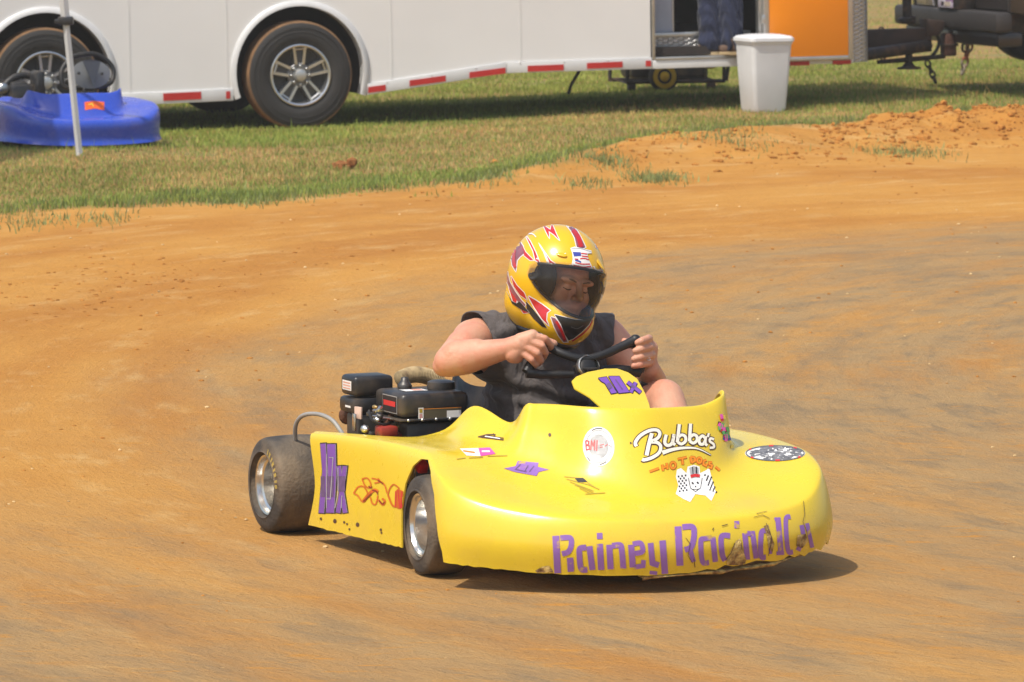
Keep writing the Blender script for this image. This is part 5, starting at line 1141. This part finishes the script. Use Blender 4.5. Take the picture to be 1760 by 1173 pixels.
# wheels
def trailer_wheel(h):
    w_ = empty('wheel'); w_.parent = trl; w_.location = (h, .10, HZ_-.012); r, rr, wd = .385, .218, .225
    tp = [(wd*.45, rr), (wd*.52, rr+.03), (wd*.5, r-.05), (wd*.40, r-.006), (wd*.2, r), (-wd*.2, r), (-wd*.40, r-.006), (-wd*.49, r-.045), (-wd*.52, r-.10), (-wd*.5, rr+.035), (-wd*.45, rr+.008), (-wd*.43, rr)]
    tp = [(q_.x, q_.y) for q_ in catmull([(a, b, 0) for a, b in tp], 3)]
    t_ = lathe('tyre', tp, M_wtyre, w_, n=64); t_.data.materials.append(M_wtyrb)
    for f in t_.data.polygons:
        c = f.center
        if math.hypot(c.x, c.z) > r-.012: f.material_index = 1
    for q_ in (.30, .335): lathe('sidewall_ring', [(-wd*.515, q_), (-wd*.53, q_+.003), (-wd*.515, q_+.006)], M_wtyre, t_, n=64)
    rim = lathe('rim', [(-wd*.40, rr+.001), (-wd*.50, rr+.002), (-wd*.51, rr-.006), (-wd*.49, rr-.016), (-wd*.38, rr-.020), (-wd*.20, rr-.028)], M_rims, w_, n=48, ang=40)
    lathe('rim_dish', [(-wd*.20, rr-.026), (-wd*.16, .10), (-wd*.2, .05), (-wd*.2, 0)], M_rimd, w_, n=40)
    for i in range(5):
        a = 2*math.pi*i/5+math.pi/2+.0; M_ = Matrix.Rotation(-a, 3, 'Y'); ax = Vector((math.cos(a), 0, math.sin(a))); tn = Vector((-math.sin(a), 0, math.cos(a))); y0 = -wd*.36
        for s in (-1, 1):
            A = ax*.075+tn*s*.026; B = ax*(rr-.012)+tn*s*.042; d = (B-A).normalized(); n2 = Vector((0, 1, 0)).cross(d)*.0095
            V = []
            for p_, yy in ((A, y0-.012), (B, y0-.018)):
                for q_, y_ in ((n2, yy), (-n2, yy), (-n2*1.6, y0+.05), (n2*1.6, y0+.05)): V.append(p_+q_+Vector((0, y_, 0)))
            mesh('spoke', V, [(0, 1, 2, 3), (4, 7, 6, 5), (0, 4, 5, 1), (1, 5, 6, 2), (2, 6, 7, 3), (3, 7, 4, 0)], M_rims, rim, smooth=False)
        tube('spoke_end', [ax*(rr-.034)-tn*.040+Vector((0, y0-.012, 0)), ax*(rr-.034)+tn*.040+Vector((0, y0-.012, 0))], .0065, M_rims, rim, 6)
        A0, A1, B0, B1 = ax*.075-tn*.018, ax*.075+tn*.018, ax*(rr-.02)-tn*.048, ax*(rr-.02)+tn*.048
        mesh('spoke_face', [v+Vector((0, y0+.012, 0)) for v in (A0, A1, B1, B0)], [(0, 1, 2, 3)], mat('rim_grey', (.09, .09, .09), .4, .5), rim, smooth=False)
    lathe('hub_plate', [(-wd*.18, .088), (-wd*.34, .088), (-wd*.37, .080), (-wd*.37, .045)], mat('hub_grey', (.20, .20, .20), .4, .6), w_, n=32, ang=35)
    lathe('hub_cap', [(-wd*.35, .048), (-wd*.52, .046), (-wd*.58, .038), (-wd*.60, .022), (-wd*.60, 0)], M_mill, w_, n=28, ang=40)
    for i in range(8):
        a = 2*math.pi*i/8; lathe('lug_nut', [(0, .010), (-.022, .010), (-.028, .006), (-.028, 0)], M_chrome, w_, n=6, loc=(.066*math.cos(a), -wd*.37, .066*math.sin(a)))
    return w_
for h in HUB: trailer_wheel(h)
for h in HUB: tube('axle', [(h, .2, HZ_-.012), (h, WD-.2, HZ_-.012)], .04, M_frame, trl, 12)
for h in HUB:
    w2 = lathe('far_wheel', [(-.1, .1), (-.11, .22), (-.11, .34), (-.08, .383), (.08, .383), (.11, .34), (.11, .1)], M_wtyre, trl, n=32, loc=(h, WD-.14, HZ_-.012))
# drain hose under the floor
tube('drain_hose', [ts(996, 121, .4), ts(990, 132, .38), ts(982, 146, .36), ts(977, 162, .35)], .012, M_blk2, trl, 8, smooth=4)
box2('stabiliser_eye', (ts(1446, 110).x-.02, .02, .295), (ts(1446, 110).x+.02, .05, .32), M_frame, trl, .004)
# tongue, jack, spring bar, chains
TO_ = 1.25
def tp_(a, b, off=TO_): return ts(a, b, off)
M_tong = mat('tongue_brown_black', (.045, .024, .016), .7, var=.35, vscale=9)
a, b = tp_(1496, 92), tp_(1597, 48); box2('tongue', (a.x-.1, TO_-.06, a.z), (b.x, TO_+.06, b.z), M_tong, trl, .01)
a, b = tp_(1590, 62), tp_(1618, 36); prism('coupler', [(a.x-.02, a.z), (b.x-.05, a.z), (b.x, a.z+.06), (b.x, b.z), (a.x-.02, b.z+.02)], 'y', TO_-.07, TO_+.07, M_tong, trl, .008)
for s in (-1, 1): tube('tongue_leg', [(L1+.15, TO_+s*.8, .33), (tp_(1590, 70).x, TO_+s*.05, .36)], .045, M_frame, trl, 8)
p = tp_(1559, 40); tube('jack_post', [p, p+Vector((0, 0, .55))], .036, M_frame, trl, 14); tube('jack_ring', [p+Vector((.06*math.cos(t), .06*math.sin(t), .035+.01*math.cos(t))) for t in np.linspace(0, 6.0, 14)], .010, M_frame, trl, 8); box('jack_collar', p+Vector((0, 0, .02)), (.11, .11, .05), M_frame, trl, .015)
q_ = tp_(1562, 92); r_ = tp_(1562, 118); tube('jack_leg', [q_, r_], .028, M_frame, trl, 12); lathe('jack_foot', [(0, .09), (.012, .09), (.02, .05), (.05, .028)], M_frame, trl, n=20, axis='z', loc=r_-Vector((0, 0, .004)))
tube('spring_bar', [tp_(1508, 107), tp_(1560, 103), tp_(1624, 97)], [.016, .020, .018], M_frame, trl, 10)
a = tp_(1640, 96); b = tp_(1620, 58); box2('ball_mount', (b.x, TO_-.06, a.z), (a.x, TO_+.06, b.z), mat('mount_rust', (.085, .035, .022), .7, var=.4, vscale=14), trl, .012); box('ball_mount_ring', ((a.x+b.x)/2, TO_, (a.z+b.z)/2), (abs(a.x-b.x)+.02, .14, .018), M_frame, trl, .004)
a = tp_(1665, 66); b = tp_(1632, 52); box2('hitch_bar', (b.x, TO_-.035, a.z), (a.x+.25, TO_+.035, b.z), M_frame, trl, .006)
tube('brake_wire', [tp_(1606, 54), tp_(1614, 70), tp_(1610, 86), tp_(1602, 96)], .014, M_blk2, trl, 8, smooth=5); tube('brake_wire', [tp_(1594, 66), tp_(1600, 56), tp_(1608, 60)], .009, M_blk2, trl, 8, smooth=5)
def chain(P_, m, r=.006, ln=.045):
    C_ = catmull(P_, 20); d = [0.]
    for a, b in zip(C_, C_[1:]): d.append(d[-1]+(b-a).length)
    n = max(2, int(d[-1]/(ln*.72)))
    for i in range(n):
        t = d[-1]*(i+.5)/n; k = min(range(len(d)), key=lambda j: abs(d[j]-t)); k2 = min(k+1, len(C_)-1); k1 = max(k-1, 0); dr = (C_[k2]-C_[k1]).normalized(); u, v = basis(dr); u = u if i % 2 else v
        c = C_[k]; tube('chain_link', [c+dr*(ln/2*math.cos(t2))+u*(ln*.33*math.sin(t2)) for t2 in np.linspace(0, 2*math.pi, 11)[:-1]], r, m, trl, 6, closed=True)
M_chn = mat('chain_steel', (.32, .27, .20), .6, .5, var=.4, vscale=30, col2=(.30, .10, .05), c2scale=14, c2lo=.5, c2hi=.6)
chain([tp_(1514, 48), tp_(1518, 65), tp_(1520, 80), tp_(1517, 102)], M_chn, .008, .06); chain([tp_(1593, 106), tp_(1600, 122), tp_(1608, 142)], M_frame, .008, .06); chain([tp_(1676, 50, 1.1), tp_(1668, 75, 1.1), tp_(1660, 100, 1.1), tp_(1654, 126, 1.1)], M_chn, .010, .075); chain([tp_(1674, 52, 1.2), tp_(1662, 68, 1.2), tp_(1658, 88, 1.2)], M_frame, .010, .075)

# ================================================================== TOW TRUCK (same heading, ahead of the trailer)
trk = empty('pickup_truck', mtx=TM); tag(trk, 'dark pickup truck hitched to the front of the white trailer', 'truck')
M_tblk = mat('truck_dark_paint', (.030, .024, .022), .35, var=.2, vscale=3, coat=.3); M_tgry = mat('bumper_grey', (.035, .030, .028), .6, .1, var=.15)
RX = ts(1737, 40, .25).x                                                           # near rear corner
zb = ts(1737, 60, .25).z; zt = ts(1737, 26, .25).z
def trp(x, z): return (RX+x, z)
prism('side_body', [trp(.0, zb+.16), trp(.25, zb+.12)]+[trp(.95+.47*math.cos(a), zb-.02+.47*math.sin(a)) for a in np.linspace(math.pi-.3, .3, 14)]+[trp(1.6, zb+.0), trp(4.6, zb+.0), trp(4.6, 1.25), trp(.0, 1.25)], 'y', .25, .32, M_tblk, trk, .01)
prism('side_body', [trp(.0, zb+.16), trp(.25, zb+.12)]+[trp(.95+.47*math.cos(a), zb-.02+.47*math.sin(a)) for a in np.linspace(math.pi-.3, .3, 14)]+[trp(1.6, zb+.0), trp(4.6, zb+.0), trp(4.6, 1.25), trp(.0, 1.25)], 'y', 2.18, 2.25, M_tblk, trk, .01)
box2('tailgate', (RX+.02, .325, zb+.17), (RX+.07, 2.175, 1.25), M_tblk, trk, .01)
box2('rear_bumper', (RX-.14, .20, zt-.13), (RX+.0, 2.30, zt+.02), M_tgry, trk, .03); box2('bumper_skirt', (RX-.08, .30, zt-.24), (RX+.12, 2.2, zt-.132), M_tblk, trk, .02)
box2('chassis', (RX+.1, .6, zb-.02), (RX+4.4, 1.9, zb+.14), M_frame, trk, .02); box2('bed_floor', (RX+.08, .33, zb+.3), (RX+2., 2.17, zb+.36), M_frame, trk)
box2('cab', (RX+2.05, .33, 1.0), (RX+3.9, 2.17, 1.85), M_tblk, trk, .12); box2('bonnet', (RX+3.9, .33, .8), (RX+5.0, 2.17, 1.22), M_tblk, trk, .08)
lp = [ts(1668, 22, 1.2), ts(1698, 0, 1.2)]
pl = box2('number_plate', (RX-.155, 1.02, zt+.03), (RX-.148, 1.32, zt+.19), mat('white_plate', (.62, .56, .66), .5, var=.2, vscale=14, col2=(.25, .12, .28), c2scale=16, c2lo=.5, c2hi=.58), trk, .003)
box2('plate_tab', (RX-.158, 1.20, zt+.045), (RX-.1555, 1.24, zt+.075), M_vblk, pl); box2('plate_tab', (RX-.158, 1.06, zt+.045), (RX-.1555, 1.18, zt+.075), mat('tan_print', (.6, .5, .4), .5), pl)
box2('plate_bracket', (RX-.147, .98, zt+.021), (RX+.018, 1.36, zt+.22), M_frame, trk, .01)
prism('tow_mirror_bracket', [(1.55, zt+.03), (1.9, zt+.03), (2.0, zt+.3), (1.7, zt+.3)], 'x', RX-.10, RX-.08, mat('bumper_chrome', (.45, .42, .42), .3, .8, var=.3, vscale=12), trk, .004)
def truck_wheel(x, y):
    w_ = empty('wheel'); w_.parent = trk; w_.location = (x, y, .0); r = .39; z0 = ts(1760, 125, .3).z+r-.01; w_.location.z = z0
    lathe('tyre', [(.12, .2), (.125, .3), (.12, .34), (.10, r-.01), (.08, r), (-.08, r), (-.10, r-.01), (-.12, .34), (-.125, .3), (-.12, .2)], M_wtyre, w_, n=48); lathe('rim', [(-.10, .215), (-.118, .21), (-.10, .19), (-.03, .17), (-.03, .08), (-.07, .06), (-.07, 0)], M_rims, w_, n=32); return w_
for x in (RX+.95, RX+4.1):
    for y in (.40, 2.10): truck_wheel(x, y)

# ================================================================== PERSON IN THE DOORWAY
def dp(a, b, off): return ts(a, b, off)
F0 = .394                                                                         # top of the sill
kneeN = dp(1262, 8, .03); ankN = dp(1258, 72, .02); ankN.z = F0+.085; hipN = Vector((ankN.x-.10, .22, ankN.z+.80)); kneeN = Vector((ankN.x-.01, .02, ankN.z+.40))
ankF = dp(1222, 84, .09); ankF.z = F0+.075; kneeF = Vector((ankF.x-.0, .14, ankF.z+.41)); hipF = Vector((ankF.x-.02, .26, ankF.z+.80))
pv = (hipN+hipF)/2+Vector((0, .02, .05)); ch_ = pv+Vector((0, .05, .42)); nk = ch_+Vector((0, .02, .16)); hd_ = nk+Vector((0, -.02, .16))
caps2 = [(pv, .14, ch_, .15), (ch_, .13, nk, .06), (nk, .055, hd_, .055), (hipN, .09, kneeN, .06), (kneeN, .058, ankN, .04), (hipF, .09, kneeF, .06), (kneeF, .058, ankF, .04), (pv, .13, hipN, .09), (pv, .13, hipF, .09)]
for s in (-1, 1):
    a = ch_+Vector((s*.19, 0, .08)); b = a+Vector((s*.06, -.02, -.29)); c = b+Vector((0, -.12, -.22)); caps2 += [(ch_+Vector((s*.1, 0, .06)), .09, a, .06), (a, .058, b, .042), (b, .042, c, .03), (c, .032, c+Vector((0, -.04, -.07)), .03)]
    for k in range(4): caps2.append((c+Vector((-.024+.016*k, -.03, -.06)), .009, c+Vector((-.024+.016*k, -.06, -.125)), .008))
    caps2.append((c+Vector((-s*.03, -.02, -.03)), .011, c+Vector((-s*.045, -.06, -.08)), .009))
def head2(V, Fc):
    ellipsoid(V, Fc, hd_+Vector((0, 0, .04)), (.076, .095, .11)); ellipsoid(V, Fc, hd_+Vector((0, -.095, .02)), (.012, .02, .02))
    for s in (-1, 1): ellipsoid(V, Fc, hd_+Vector((s*.078, 0, .03)), (.01, .02, .03))
man = fused('person', caps2, M_skin, None, .008, 5, head2); man.matrix_world = TM
tag(man, 'person in dark blue jeans and a brown shoe standing in the trailer doorway', 'person')
def inf2(c, k): return (c[0], c[1]+k, c[2], c[3]+k)
jc = [inf2(c, .012) for c in caps2[7:9]]+[(hipN, .105, kneeN, .085), (kneeN, .085, ankN+Vector((0, 0, -.005)), .078), (hipF, .105, kneeF, .08), (kneeF, .08, ankF+Vector((0, 0, .01)), .082)]
je = fused('jeans', jc, M_jean, man, .007, 4)
bm = bmesh.new(); bm.from_mesh(je.data)
for v in bm.verts:
    p = v.co; k = max(0, 1-(p.z-F0)/.45); v.co += v.normal*(.006+.012*k)*math.sin(46*p.z+9*math.sin(20*p.x+14*p.y))*math.sin(23*p.x+30*p.y+11*p.z)
    if v.co.z < F0+.035: v.co.z = F0+.035
bm.to_mesh(je.data); bm.free()
fused('shirt', [inf2(caps2[0], .014), inf2(caps2[1], .012)]+[inf2(c, .012) for c in caps2 if c[1] in (.09, .058) and c[0].z > pv.z+.1 and c[3] in (.06, .042)], cloth_material('dark_tee', (.06, .06, .07)), man, .01, 6)
fused('hair', [(hd_+Vector((0, .02, .09)), .085, hd_+Vector((0, .04, .05)), .085)], mat('brown_hair', (.07, .035, .018), .8), man, .01, 4)
M_shoe = mat('brown_suede', (.13, .08, .055), .85, var=.2, vscale=30); M_sole = mat('tan_sole', (.42, .31, .17), .8)
def shoe(an, dx, z0):
    tip = an+Vector((dx, -.04, 0)); tip.z = z0+.045; he = Vector((an.x-.06, an.y+.01, z0+.045)); d = (tip-he)
    o = fused('shoe', [(he, .040, he+d*.5+Vector((0, 0, .012)), .046), (he+d*.5+Vector((0, 0, .01)), .046, tip, .036), (Vector((an.x-.02, an.y, z0+.07)), .045, Vector((an.x-.02, an.y, z0+.10)), .048)], M_shoe, man, .005, 4)
    bm = bmesh.new(); bm.from_mesh(o.data)
    for v in bm.verts: v.co.z = max(v.co.z, z0+.022)
    bm.to_mesh(o.data); bm.free(); u, v_ = Vector((d.x, d.y, 0)).normalized(), None; v_ = Vector((-u.y, u.x, 0)); P2 = []
    for i in range(24):
        a = 2*math.pi*i/24; c = math.cos(a); P2.append(he+d*.5+u*(d.length/2+.042)*c+v_*(.050-.008*c)*math.sin(a))
    prism('sole', [(p.x, p.y) for p in P2], 'z', z0+.001, z0+.024, M_sole, man, .003)
shoe(ankN+Vector((.0, -.02, 0)), .15, F0+.035 if False else F0); shoe(ankF, .10, F0)

# ================================================================== BIN
bp_ = TM @ ts(1312, 181, -.28); bz = hz(bp_.x, bp_.y)
M_bin = mat('white_bin_plastic', (.66, .67, .68), .45, var=.05, vscale=6, bump=.05, bscale=20)
bin_ = empty('rubbish_bin', loc=(bp_.x, bp_.y, bz-.005), rz=R(24)); tag(bin_, 'white plastic bin with a lid standing in front of the orange door', 'bin')
def rrect(hx, hy, r, z, n=6):
    P_ = []
    for cx_, cy_, a0 in ((hx-r, hy-r, 0), (-hx+r, hy-r, 90), (-hx+r, -hy+r, 180), (hx-r, -hy+r, 270)):
        for k in range(n+1): a = R(a0+90*k/n); P_.append(Vector((cx_+r*math.cos(a), cy_+r*math.sin(a), z)))
    return P_
def stack(name, rings, m, parent, capb=True, capt=True, ang=40):
    V = []; Fc = []; n = len(rings[0])
    for r_ in rings: V += r_
    for i in range(len(rings)-1):
        for k in range(n): l = (k+1) % n; Fc.append((i*n+k, i*n+l, (i+1)*n+l, (i+1)*n+k))
    if capb: Fc.append(tuple(range(n))[::-1])
    if capt: Fc.append(tuple((len(rings)-1)*n+k for k in range(n)))
    o = mesh(name, V, Fc, m, parent); o.data.set_sharp_from_angle(angle=R(ang)); return o
stack('bin_body', [rrect(.115, .115, .03, 0), rrect(.128, .125, .03, .03), rrect(.150, .140, .035, .30), rrect(.160, .150, .035, .49), rrect(.166, .155, .035, .492), rrect(.168, .157, .035, .51)], M_bin, bin_)
stack('bin_lid', [rrect(.170, .160, .036, .511), rrect(.178, .167, .04, .513), rrect(.176, .165, .04, .535), rrect(.160, .148, .04, .550), rrect(.10, .09, .04, .562), rrect(.03, .03, .02, .565)], M_bin, bin_)

# ================================================================== GENERATOR BEHIND THE TRAILER
gp = onz(1145, 158, .0); gy = 42.6; gx_ = (1145-880)/FPX*gy*1.004
gen = empty('generator', loc=(gx_, gy, hz(gx_, gy)), rz=R(17)); tag(gen, 'black and yellow wheeled generator on the grass beyond the trailer', 'generator')
M_gy = mat('generator_yellow', (.62, .40, .01), .45, var=.1); 
for s in (-1, 1):
    for t in (-.22, .22): tube('frame_hoop', [(s*.40, t, .06), (s*.40, t, .50), (s*.30, t, .55), (-s*.0, t, .55)], .016, M_frame, gen, 8)
tube('frame_base', [(-.4, -.22, .07), (.4, -.22, .07), (.4, .22, .07), (-.4, .22, .07)], .016, M_frame, gen, 8, closed=True)
box('engine_case', (.12, 0, .24), (.30, .34, .30), M_black, gen, .03); box('alternator', (-.22, 0, .20), (.26, .30, .22), M_steel, gen, .05); box('fuel_tank', (0, 0, .46), (.60, .36, .13), M_gy, gen, .04); box('end_cover', (.33, -.02, .27), (.10, .28, .22), M_gy, gen, .04); box('control_panel', (-.2, -.19, .25), (.2, .02, .12), M_alu, gen, .005)
for x in (-.12,):
    lathe('wheel', [(-.035, .04), (-.035, .09), (-.03, .115), (.03, .115), (.035, .09), (.035, .04)], M_wtyre, gen, n=28, loc=(x, -.27, .115)); lathe('wheel_disc', [(-.037, .095), (-.042, .085), (-.03, .04), (-.045, .03), (-.045, 0)], M_gy, gen, n=24, loc=(x, -.27, .115))
tube('handle', [(.42, -.22, .07), (.45, -.22, .3), (.43, -.22, .5)], .014, M_frame, gen, 8); box('foot', (.3, -.2, .03), (.06, .06, .06), M_frame, gen, .01); box('foot', (-.36, -.2, .03), (.06, .06, .06), M_frame, gen, .01)

# ================================================================== BLUE KART
M_blue = body_material('blue_plastic', (.035, .085, .52), (.12, .10, .14), (.20, .17, .30), .25)
bc = onz(172, 252, -.02); bl_yaw = R(28)
BK = bc-Vector((math.sin(bl_yaw), -math.cos(bl_yaw), 0))*1.53; BK.z = hz(BK.x, BK.y)+.0
bk = empty('kart', loc=BK, rz=bl_yaw-math.pi/2); tag(bk, 'blue kart with an orange number square parked on the grass by the trailer wheel', 'kart')
def bnet(net):
    out = []
    half = []
    for st in net[9:]:                                       # left half of the other kart's layout, mirrored to a plain symmetric nose
        r_ = []
        for j, p in enumerate(st):
            x, y, z = p; zz = z*.80-.012
            if j == 2: zz += .020
            if j == 3: zz += .042
            if j == 4: zz += .034
            if j == 5: zz += .012
            if j == 1: y *= .965; x = x-.03*max(0, (x-1.2)/.4); zz -= .02
            r_.append((x*.92+.04, (y if abs(y) > .03 else 0)*.98, zz))
        half.append(r_)
    half[0] = [(p[0], 0, p[2]) for p in half[0]]
    return [[(p[0], -p[1], p[2]) for p in s] for s in half[:0:-1]]+half
bbody = kart_body('bodywork', M_blue, bk, bnet(NET), ragged=False, cuts=False)
BM_ = Matrix.Translation(BK) @ Matrix.Rotation(bl_yaw-math.pi/2, 4, 'Z'); WBK = Wrap(bvh_of([(bbody, Matrix())]), BM_.inverted())
M_fluo = mat('fluorescent_orange', (.90, .14, .02), .5, var=.08)
WBK.make('number_square', *fill2([(145,176),(162,174),(179,176),(179,190),(162,187),(146,190)], 2), M_fluo, bbody, .002, .06); WBK.make('number_mark', *stroke2([([(152,181),(158,179),(160,184)],2)], 1, 1), M_vyel, bbody, .004, .06)
def bp3(a, b, x):
    """pixel at distance x ahead of the blue kart's rear axle"""
    f = Vector((math.sin(bl_yaw), -math.cos(bl_yaw), 0)); l = Vector((math.cos(bl_yaw), math.sin(bl_yaw), 0)); o_ = CP-BK; r_ = ray(a, b); t = (x-o_.dot(f))/r_.dot(f); q_ = o_+r_*t; return Vector((q_.dot(f), q_.dot(l), q_.z))
for x, y, r_, wd in ((.1, -.47, .135, .18), (.1, .47, .135, .18), (1.0, -.40, .125, .12), (1.0, .40, .125, .12)):
    w_ = empty('wheel'); w_.parent = bk; w_.location = (x, y, r_-.004); lathe('tyre', [(-wd/2+.01, .07), (-wd/2, .1), (-wd/2+.012, r_-.01), (-wd/2+.03, r_), (wd/2-.03, r_), (wd/2-.012, r_-.01), (wd/2, .1), (wd/2-.01, .07)], M_tyre, w_, n=28); lathe('rim', [(-wd/2+.012, .075), (-.02, .06), (-.01, 0), (.02, .06), (wd/2-.012, .075)], M_alu, w_, n=24)
c0 = bp3(156, 128, .88); plate_m = mat('grey_panel', (.24, .25, .26), .5, var=.06); plate_d = mat('slate_panel', (.075, .085, .11), .5, var=.06)
V = []; Fc = []; n = 32; V.append(c0+Vector((.015, 0, 0)))
for i in range(n): a = 2*math.pi*i/n; q_ = bp3(156+34*math.cos(a), 128-25*math.sin(a), .88); V.append(q_)
o = mesh('fairing_panel', V, [(0, 1+i, 1+(i+1) % n) for i in range(n)], plate_m, bk, smooth=False); solidify(o, .005)
o = mesh('panel_wedge', [bp3(142, 105, .91), bp3(158, 102, .912), bp3(173, 106, .91), bp3(162, 151, .92)], [(0, 3, 2, 1)], plate_d, bk, smooth=False); solidify(o, .002)
for a, b in ((135, 126), (175, 127)): p = bp3(a, b, .90); lathe('bolt', [(0, .010), (.006, .010), (.008, 0)], M_blk2, bk, n=8, axis='x', loc=p)
SWB = [bp3(112+0, 150, .78), bp3(106, 138, .77), bp3(106, 122, .75), bp3(116, 106, .74), bp3(128, 97, .73), bp3(160, 93, .73), bp3(182, 103, .74), bp3(194, 118, .76), bp3(194, 135, .78), bp3(184, 146, .80), bp3(150, 152, .80)]
tube('steering_wheel', SWB, .017, M_blk2, bk, 10, closed=True, smooth=5); tube('steering_column', [bp3(150, 135, .78), Vector((1.05, .02, .1))], .011, M_steel, bk); tube('steering_spoke', [bp3(112, 140, .78), bp3(150, 135, .79), bp3(190, 136, .78)], .009, M_steel, bk)
V = []; Fc = []
for (x, z, hw) in prof:
    for k in range(NS+1):
        t = k/NS*2-1; e = abs(t)**3; V.append((x+e*.05-.02, hw*t, z+e*.10*(1 if z < .2 else .35)-.01))
for i in range(len(prof)-1):
    for k in range(NS): q_ = NS+1; Fc.append((i*q_+k, i*q_+k+1, (i+1)*q_+k+1, (i+1)*q_+k))
o = mesh('seat', V, Fc, M_black, bk); solidify(o, .008)
# engine at its side
be = empty('engine'); be.parent = bk
p = bp3(42, 150, .35); 
ea = bp3(24, 150, .40); box('fuel_tank', bp3(64, 143, .5), (.16, .06, .17), M_black, be, .025); box('engine_block', bp3(40, 170, .40), (.22, .26, .20), M_black, be, .03)
tube('intake_hood', [bp3(6, 165, .40), bp3(8, 148, .40), bp3(24, 134, .40), bp3(46, 130, .40), bp3(60, 138, .42), bp3(64, 160, .42)], .024, M_blk2, be, 10, smooth=5)
box('carburettor', bp3(30, 152, .42), (.10, .12, .09), M_steel, be, .02); lathe('air_filter', [(-.03, .035), (.03, .035), (.035, .02), (.035, 0)], M_chrome, be, n=18, axis='x', loc=bp3(4, 152, .45)); tube('fuel_line', [bp3(36, 146, .47), bp3(44, 158, .48), bp3(54, 156, .48)], .006, M_vgold, be, 6, smooth=4); tube('fuel_line', [bp3(28, 160, .47), bp3(40, 163, .48), bp3(50, 160, .48)], .005, M_vgold, be, 6, smooth=4)
tube('frame_rail', [(.0, -.2, .07), (.8, -.22, .06), (1.3, -.12, .06), (1.3, .12, .06), (.8, .22, .06), (.0, .2, .07)], .015, M_steel, bk, 8, smooth=5); tube('rear_axle', [(.1, -.4, .13), (.1, .4, .13)], .015, M_chrome, bk)

# ================================================================== POP-UP CANOPY (one leg in the picture, the roof above it)
lb = onz(137, 263, -.02); ly = lb.y; lb.z = hz(lb.x, ly)-.01
def cp(a, b): r_ = ray(a, b); return CP+r_*(ly/r_.y)
t1 = cp(113, 36); t2 = cp(108, 0); dirn = (t1-lb).normalized(); ctop = lb+dirn*2.15
can = empty('pop_up_canopy', loc=(0, 0, 0)); tag(can, 'thin white canopy pole leaning over the blue kart at the left', 'canopy')
M_pole = mat('white_pole', (.62, .62, .62), .4, .1, var=.04)
def pole(A, B, r, nm): return tube(nm, [A, B], r, M_pole, can, 4)
pole(lb, t1, .0215, 'lower_leg'); pole(t1+dirn*.01, ctop, .029, 'upper_leg'); box('clamp', t1, (.10, .07, .055), M_black, can, .012); box('clamp_lever', t1+Vector((-.055, -.02, -.005)), (.03, .03, .03), M_black, can, .006); box('foot_plate', lb+Vector((0, 0, .008)), (.06, .06, .008), M_pole, can, .002)
rc_ = ctop+Vector((-.72, .25, .12)); pole(ctop, rc_, .02, 'eave_strut'); C2 = [rc_, rc_+Vector((-2.9, .5, 0)), rc_+Vector((-3.4, -2.3, 0)), rc_+Vector((-.5, -2.8, 0))]
apex = sum(C2, Vector())/4+Vector((0, 0, .75)); V = [c for c in C2]+[c+Vector((0, 0, -.2)) for c in C2]+[apex]
o = mesh('roof', V, [(0, 1, 8), (1, 2, 8), (2, 3, 8), (3, 0, 8), (0, 4, 5, 1), (1, 5, 6, 2), (2, 6, 7, 3), (3, 7, 4, 0)], mat('canopy_cloth', (.05, .07, .25), .8), can, smooth=False)
for c, d in zip(C2[1:], ((-.2, .2), (-.2, -.2), (.2, -.2))): f_ = Vector((c.x+d[0], c.y+d[1], 0)); f_.z = hz(f_.x, f_.y); pole(f_, c, .025, 'leg')

# ================================================================== CLUMP OF DRY ROOTS ON THE GRASS
cc = onz(590, 286); cc.z = hz(cc.x, cc.y); V = []; Fc = []
random.seed(4)
for i in range(9): rock_into(V, Fc, (cc.x+random.gauss(0, .05), cc.y+random.gauss(0, .05), cc.z+random.uniform(.01, .05)), random.uniform(.02, .045), .9)
clump = mesh('dirt_clump', V, Fc, mat('red_brown_dirt', (.24, .10, .035), .95, var=.35, vscale=30, bump=.5, spec=.1), smooth=False); tag(clump, 'small reddish clump of torn-up dirt lying on the dry grass', 'dirt clump')

# ================================================================== DUSTY AIR
def haze():
    bm = bmesh.new(); bx(bm, (0, 440, 1.6), (1990, 2300, 6.0)); o = frombm('haze', bm); m = bpy.data.materials.new('dusty_air'); m.use_nodes = True; N = m.node_tree.nodes; L = m.node_tree.links; N.remove(N['Principled BSDF'])
    v = N.new('ShaderNodeVolumePrincipled'); v.inputs['Density'].default_value = HAZE; v.inputs['Color'].default_value = (.95, .90, .82, 1); v.inputs['Anisotropy'].default_value = .2
    L.new(v.outputs[0], N['Material Output'].inputs['Volume']); o.data.materials.append(m); o['kind'] = 'stuff'; o['label'] = 'thin dusty air over the track'; o['category'] = 'haze'
HAZE = .0012
haze()
